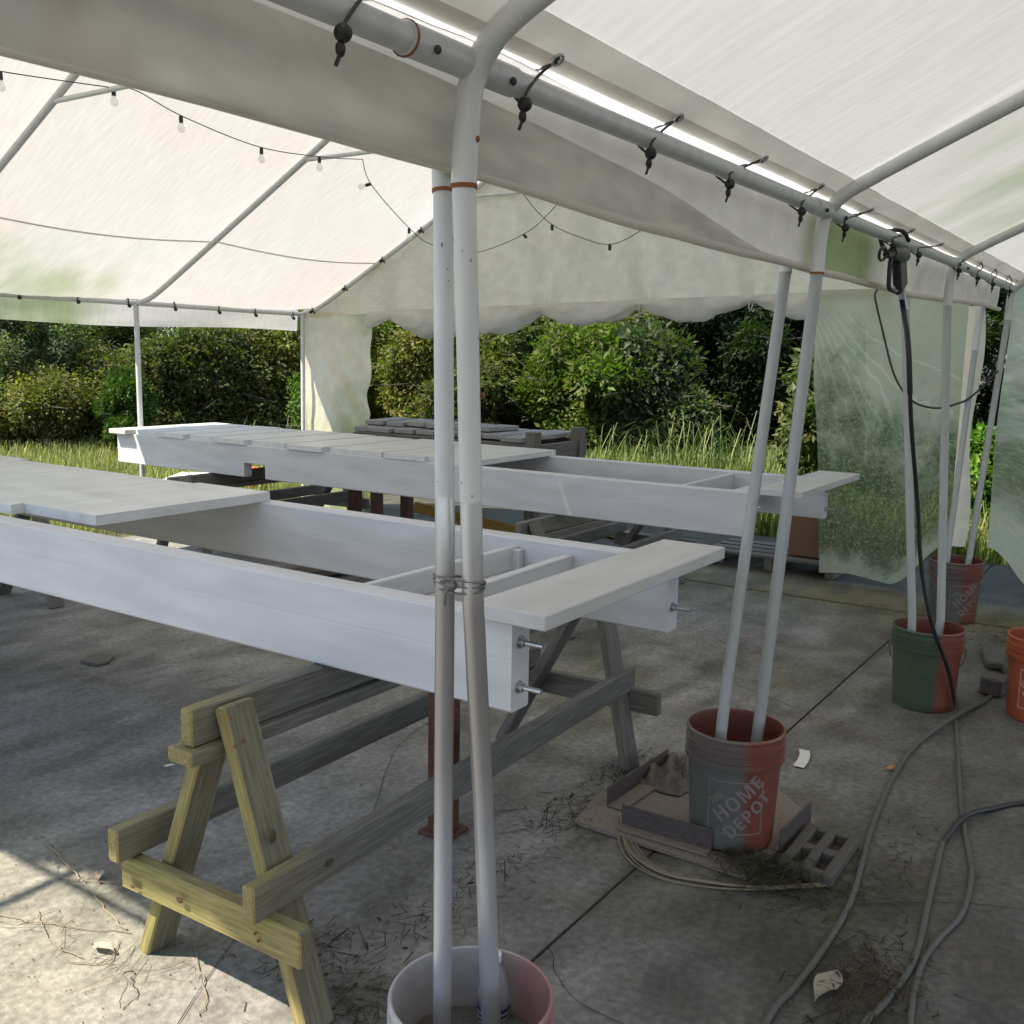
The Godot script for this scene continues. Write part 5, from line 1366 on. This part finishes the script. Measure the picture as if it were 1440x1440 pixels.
func cluster_mesh(kind: String) -> ArrayMesh:
	if not sprigs.has(kind):
		var q: Array = {"broad": [34, 0.072, 0.16, 1], "small": [40, 0.050, 0.15, 2], "large": [30, 0.092, 0.19, 3], "feathery": [60, 0.05, 0.16, 4], "weed": [16, 0.05, 0.08, 5]}[kind]
		sprigs[kind] = sprig(q[0], q[1], q[2], q[3]).mesh(M.leaf)
	return sprigs[kind]

func crown(t: Node3D, kind: String, lobes: Array, per: int, base: Vector3, vary: float, r: RandomNumberGenerator) -> void:
	var mm := MultiMesh.new()
	mm.transform_format = MultiMesh.TRANSFORM_3D
	mm.use_colors = true
	mm.mesh = cluster_mesh(kind)
	var total := per * lobes.size()
	mm.instance_count = total
	var n := 0
	for l in lobes:
		var c: Vector3 = l[0]; var rad: Vector3 = l[1]
		var tone := r.randf_range(0.75, 1.25)
		for k in per:
			var d := Vector3(r.randfn(0, 1), r.randfn(0, 1), r.randfn(0, 1)).normalized()
			var p := c + d * rad * pow(r.randf(), 0.38) * r.randf_range(0.75, 1.12)
			var s := r.randf_range(0.7, 1.35)
			var bs := Basis.from_euler(Vector3(r.randf_range(-0.7, 0.7), r.randf() * TAU, r.randf_range(-0.7, 0.7))).scaled(Vector3.ONE * s)
			mm.set_instance_transform(n, Transform3D(bs, p))
			var v := tone * r.randf_range(1.0 - vary, 1.0 + vary)
			var warm := r.randf_range(-0.12, 0.22)
			mm.set_instance_color(n, Color(base.x * v * (1.0 + warm), base.y * v, base.z * v * (1.0 - warm)))
			n += 1
	var o := MultiMeshInstance3D.new()
	o.name = "crown"
	o.multimesh = mm
	t.add_child(o, true)
	o.set_meta("kind", "stuff")

func stem(b: Buf, from: Vector3, to: Vector3, r0: float, r1: float, r: RandomNumberGenerator) -> void:
	var pts := []; var rad := []
	for k in 6:
		var f := k / 5.0
		pts.append(from.lerp(to, f) + Vector3(r.randfn(0, 1), 0, r.randfn(0, 1)) * 0.04 * (1.0 if k > 0 and k < 5 else 0.0))
		rad.append(lerpf(r0, r1, f))
	b.tube(pts, rad, 8)

func shrub(called: String, at: Vector3, h: float, wide: float, kind: String, base: Vector3, label: String, cat: String, lobes_n: int, per: int, bare := 0.0, group := "") -> void:
	var t := thing(called, at, label, cat, group)
	var r := RandomNumberGenerator.new()
	r.seed = hash(label)
	var lobes := []
	var b := Buf.new()
	for k in lobes_n:
		var f := (k + 0.5) / lobes_n
		var a := k * 2.4 + r.randf()
		var y := lerpf(bare * h + 0.12 * h, h * 0.92, pow(f, 0.85))
		var out := wide * 0.62 * sqrt(clampf(1.0 - pow(absf(f - 0.4) * 1.5, 2.0), 0.05, 1.0)) * r.randf_range(0.35, 1.0)
		var c := Vector3(cos(a) * out, y, sin(a) * out)
		var s := wide * r.randf_range(0.30, 0.48)
		lobes.append([c, Vector3(s, s * r.randf_range(0.55, 0.85), s)])
		stem(b, at + Vector3(cos(a) * 0.05 * wide, -0.1, sin(a) * 0.05 * wide) + Vector3(0, minf(y * 0.3, 0.8), 0) * float(k > 2), at + c * Vector3(0.9, 0.96, 0.9), 0.035 + 0.012 * h if k < 3 else 0.02, 0.008, r)
	for k in 7:
		var a := r.randf() * TAU
		var y0 := r.randf_range(0.25, 0.75) * h
		var q := at + Vector3(cos(a) * wide * 0.3, y0, sin(a) * wide * 0.3)
		var e := at + Vector3(cos(a) * wide * r.randf_range(0.95, 1.25), y0 + r.randf_range(-0.1, 0.5), sin(a) * wide * r.randf_range(0.95, 1.25))
		b.tube([q, q.lerp(e, 0.5) + Vector3(0, r.randf_range(-0.08, 0.12), 0), e], [0.012, 0.008, 0.003], 5)
	part("trunk", b, M.bark, t)
	crown(t, kind, lobes, per, base, 0.32, r)

func blades(n: int, h: float, spread: float, wide: float, sd: int, lean: float, base := Color(1, 1, 1)) -> Buf:
	var r := RandomNumberGenerator.new()
	r.seed = sd
	var b := Buf.new()
	for k in n:
		var a := r.randf() * TAU
		var o := Vector3(r.randfn(0, 1), 0, r.randfn(0, 1)) * spread * 0.5
		var hh := h * r.randf_range(0.45, 1.1)
		var d := Vector3(cos(a), 0, sin(a))
		var s := Vector3(-d.z, 0, d.x) * wide
		b.col = base * r.randf_range(0.7, 1.3)
		if k % 6 == 0: b.col *= Color(1.5, 1.15, 0.9)
		var le := lean * r.randf_range(0.3, 1.3)
		var p1 := o + Vector3(0, hh * 0.55, 0) + d * hh * 0.12 * le
		var p2 := o + Vector3(0, hh * 0.88, 0) + d * hh * 0.34 * le
		var p3 := o + Vector3(0, hh * (1.0 - 0.2 * le), 0) + d * hh * 0.62 * le
		b.tri(o - s, o + s, p1 + s * 0.8); b.tri(o - s, p1 + s * 0.8, p1 - s * 0.8)
		b.tri(p1 - s * 0.8, p1 + s * 0.8, p2 + s * 0.5); b.tri(p1 - s * 0.8, p2 + s * 0.5, p2 - s * 0.5)
		b.tri(p2 - s * 0.5, p2 + s * 0.5, p3)
	return b

func grass_field(label: String, mesh: ArrayMesh, spots: Array, base: Vector3, r: RandomNumberGenerator, s0: float, s1: float) -> void:
	var mm := MultiMesh.new()
	mm.transform_format = MultiMesh.TRANSFORM_3D
	mm.use_colors = true
	mm.mesh = mesh
	mm.instance_count = spots.size()
	for k in spots.size():
		var s := r.randf_range(s0, s1)
		mm.set_instance_transform(k, Transform3D(Basis(Vector3.UP, r.randf() * TAU).scaled(Vector3(s, s * r.randf_range(0.7, 1.25), s)), spots[k]))
		var v := r.randf_range(0.7, 1.35)
		mm.set_instance_color(k, Color(base.x * v * r.randf_range(0.9, 1.3), base.y * v, base.z * v))
	var o := MultiMeshInstance3D.new()
	o.name = numbered("grass")
	o.multimesh = mm
	add_child(o)
	tag(o, label, "", "", "stuff")

func plants() -> void:
	var r := RandomNumberGenerator.new()
	r.seed = 77
	var spots := []
	for k in 9000:
		var x := r.randf_range(2.0, 15.0); var z := r.randf_range(-18.0, -7.4)
		spots.append(Vector3(x, -0.04, z))
	grass_field("sunlit rough grass beyond the left tent's open side", blades(16, 0.20, 0.22, 0.0045, 3, 0.9).mesh(M.grass), spots, Vector3(0.24, 0.275, 0.075), r, 0.45, 1.35)
	spots = []
	for k in 5200: spots.append(Vector3(r.randf_range(8.6, 14.5), -0.04, r.randf_range(-9.0, 2.5)))
	grass_field("rough grass behind the gable wall", blades(16, 0.28, 0.22, 0.005, 4, 0.9).mesh(M.grass), spots, Vector3(0.13, 0.18, 0.04), r, 0.7, 1.6)
	# tufts of tall grass, each a thing
	var tall := blades(40, 0.84, 0.34, 0.006, 8, 1.0, Color(0.13, 0.18, 0.05)).mesh(M.grass)
	var tufts := [[Vector3(11.3, -0.04, -6.05), 0.95, "behind the third pole pair's left, tallest"], [Vector3(11.0, -0.04, -5.5), 0.9, "right of the blue bag"], [Vector3(10.9, -0.04, -5.0), 1.05, "in the middle of the gable opening"], [Vector3(11.0, -0.04, -4.55), 1.1, "left of the middle poles"], [Vector3(11.2, -0.04, -4.1), 0.9, "seen between the middle poles"], [Vector3(11.0, -0.04, -3.7), 0.85, "just left of the green tarpaulin"], [Vector3(11.6, -0.04, -5.2), 1.2, "deeper in the gable opening"], [Vector3(11.7, -0.04, -4.6), 1.2, "deepest, in the trees' shade"], [Vector3(9.9, -0.04, -10.4), 0.85, "left of the far corner strip"], [Vector3(9.4, -0.04, -10.6), 0.8, "beyond the far frame's left end"], [Vector3(10.4, -0.04, -10.2), 0.8, "close to the far corner strip"], [Vector3(10.6, -0.04, -1.7), 1.0, "in the gap between the right tarpaulins"]]
	for q in tufts:
		var o := MeshInstance3D.new()
		o.name = numbered("grass_tuft")
		o.mesh = tall
		add_child(o)
		o.material_override = null
		var s: float = q[1]
		o.transform = Transform3D(Basis(Vector3.UP, r.randf() * TAU).scaled(Vector3(s, s, s)), q[0])
		tag(o, "tall grass tuft " + q[2], "grass tuft", "tall grass tufts")
	M.grass.albedo_color = Color(1, 1, 1)
	# shrubs in view beyond the far rail
	var olive := Vector3(0.175, 0.172, 0.05); var deep := Vector3(0.10, 0.125, 0.042); var lime := Vector3(0.235, 0.245, 0.045); var grey_green := Vector3(0.15, 0.17, 0.08); var yellow := Vector3(0.20, 0.185, 0.03)
	shrub("shrub", Vector3(9.0, 0, -15.6), 2.5, 1.6, "small", grey_green, "tall grey green bush at the left edge beyond the grass", "bush", 13, 150)
	shrub("shrub", Vector3(10.7, 0, -15.6), 2.3, 1.5, "small", deep, "dark bush second from the left beyond the grass", "bush", 13, 150)
	shrub("fern_bush", Vector3(9.15, 0, -12.9), 1.15, 0.40, "feathery", Vector3(0.075, 0.135, 0.022), "bright green feathery bush standing before the left bushes", "bush", 8, 120)
	shrub("shrub", Vector3(10.6, 0, -13.2), 1.75, 1.4, "broad", Vector3(0.105, 0.115, 0.04), "rounded olive bush left of the far post", "bush", 12, 130)
	shrub("shrub", Vector3(12.0, 0, -12.9), 2.05, 1.5, "broad", olive, "olive bush right behind the far post", "bush", 13, 140)
	shrub("shrub", Vector3(12.6, 0, -11.7), 2.1, 1.2, "broad", lime, "yellow green bush left of the far corner strip", "bush", 12, 130)
	shrub("shrub", Vector3(11.3, 0, -11.1), 1.2, 0.8, "weed", Vector3(0.10, 0.16, 0.035), "low light green bush by the far corner strip", "bush", 9, 110)
	shrub("shrub", Vector3(13.5, 0, -12.6), 2.5, 1.6, "broad", deep, "dark green bush behind the yellow green one", "bush", 12, 130)
	shrub("shrub", Vector3(12.5, 0, -9.9), 2.0, 1.3, "broad", olive, "olive bush right of the far corner strip", "bush", 12, 140)
	shrub("shrub", Vector3(12.2, 0, -8.8), 1.5, 1.0, "broad", Vector3(0.11, 0.115, 0.03), "low olive bush behind the rack", "bush", 9, 130)
	shrub("shrub", Vector3(13.4, 0, -8.9), 2.2, 1.4, "broad", deep, "dark bush behind the nearest pair of poles", "bush", 12, 140)
	shrub("shrub", Vector3(12.6, 0, -7.2), 1.95, 1.2, "large", Vector3(0.115, 0.15, 0.035), "bright leafy bush just right of the nearest poles", "bush", 11, 110)
	shrub("shrub", Vector3(12.9, 0, -6.3), 1.9, 1.15, "large", Vector3(0.095, 0.115, 0.06), "grey leaved bush in the middle of the gable opening", "bush", 11, 110)
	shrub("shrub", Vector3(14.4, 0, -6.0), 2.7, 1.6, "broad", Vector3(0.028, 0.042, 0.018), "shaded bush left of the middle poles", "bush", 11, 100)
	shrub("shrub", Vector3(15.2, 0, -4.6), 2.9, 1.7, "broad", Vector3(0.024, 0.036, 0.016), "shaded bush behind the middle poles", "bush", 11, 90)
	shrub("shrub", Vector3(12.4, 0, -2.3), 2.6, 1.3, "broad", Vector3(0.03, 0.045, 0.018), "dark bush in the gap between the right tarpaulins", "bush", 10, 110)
	shrub("shrub", Vector3(9.8, 0, -1.35), 0.9, 0.5, "weed", Vector3(0.13, 0.23, 0.04), "sunny light green weed in the gap between the right tarpaulins", "bush", 8, 110)
	shrub("shrub", Vector3(10.4, 0, -2.8), 1.7, 0.9, "broad", deep, "bush pressed against the back of the green tarpaulin", "bush", 9, 110)
	var low := [[7.6, -16.6, 2.0], [9.6, -16.9, 2.2], [11.6, -16.4, 2.4], [13.2, -15.2, 2.4], [8.4, -14.6, 1.1], [10.2, -14.5, 1.3], [14.6, -13.4, 2.4], [15.0, -10.0, 2.2], [14.9, -7.4, 2.4], [16.4, -6.8, 2.6]]
	var seat := ["under the trees at the left edge", "under the trees second from the left", "left of the far post, deep in shade", "behind the far post, deep in shade", "low in the grass at the left edge", "low in the grass behind the feathery bush", "behind the far corner strip", "right of the far corner strip, deep in shade", "behind the nearest poles, deep in shade", "deepest in the gable opening"]
	for k in low.size(): shrub("shrub", Vector3(low[k][0], 0, low[k][1]), low[k][2], 1.35, "broad" if k % 2 else "small", olive if k % 3 else deep, "undergrowth bush " + seat[k], "bush", 11, 130, 0.0, "undergrowth of the wood")
	# woods behind
	var woods := [[6.0, -19.5], [8.2, -19.8], [10.4, -19.4], [12.6, -18.2], [14.6, -16.6], [16.2, -14.8], [17.0, -12.8], [17.2, -10.6], [17.4, -8.4], [17.9, -6.2], [18.0, -3.9], [17.2, -1.6], [14.8, 0.6], [15.4, -11.4], [15.6, -8.0]]
	var what := ["beyond the left edge", "at the left edge", "second from the left", "left of the far post", "behind the far post", "right of the far post", "left of the far corner strip", "behind the far corner strip", "behind the nearest poles", "in the middle of the gable opening", "left of the middle poles", "behind the middle poles", "behind the right tarpaulins", "just right of the far corner strip", "close behind the bright leafy bush"]
	for k in woods.size():
		var dark := k > 7 and k < 13
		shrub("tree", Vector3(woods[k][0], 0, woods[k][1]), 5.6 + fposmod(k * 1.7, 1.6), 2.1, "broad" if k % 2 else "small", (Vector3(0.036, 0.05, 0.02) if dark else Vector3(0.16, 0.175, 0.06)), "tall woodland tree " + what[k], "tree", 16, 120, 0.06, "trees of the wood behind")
	# things lying in the grass behind
	var b := Buf.new()
	for q in [[Vector3(10.35, 0.12, -6.05), Vector3(0.22, 0.13, 0.18)], [Vector3(10.5, 0.10, -5.8), Vector3(0.16, 0.10, 0.16)]]:
		b.ball(q[0], q[1], 20, 12)
	for k in b.v.size(): b.v[k] += Vector3(nz(b.v[k].x * 6, b.v[k].y * 6, b.v[k].z * 6), nz(b.v[k].y * 6, b.v[k].z * 6, 3.0), nz(b.v[k].z * 6, 5.0, b.v[k].x * 6)) * 0.08
	tag(part("plastic_bag", b, M.blue_bag), "blue plastic bag lying in the grass behind the far frame", "bag")
	b = Buf.new()
	b.ball(Vector3(10.45, 0.2, -5.95), Vector3(0.18, 0.10, 0.12), 18, 10)
	for k in b.v.size(): b.v[k] += Vector3(nz(b.v[k].x * 7, b.v[k].y * 7, 1.0), nz(b.v[k].y * 7, b.v[k].z * 7, 3.0), nz(b.v[k].z * 7, 5.0, 2.0)) * 0.07
	tag(part("plastic_bag", b, M.white_bag), "white plastic bag on top of the blue one in the grass", "bag")
	b = Buf.new()
	b.bar(0.75, 0.16, 0.45, 0.03, 4, Transform3D(Basis(Vector3.UP, 0.9), Vector3(7.75, 0.10, -8.9)))
	tag(part("orange_tub", b, M.orange_plastic), "faded orange plastic tub on the grass seen under the far frame", "tub")
	b = Buf.new()
	b.bar(0.9, 0.10, 0.5, 0.02, 4, Transform3D(Basis(Vector3.UP, 0.6), Vector3(7.35, 0.06, -9.3)))
	tag(part("white_board", b, M.white_bag), "white sheet lying in the sun behind the orange tub", "sheet")
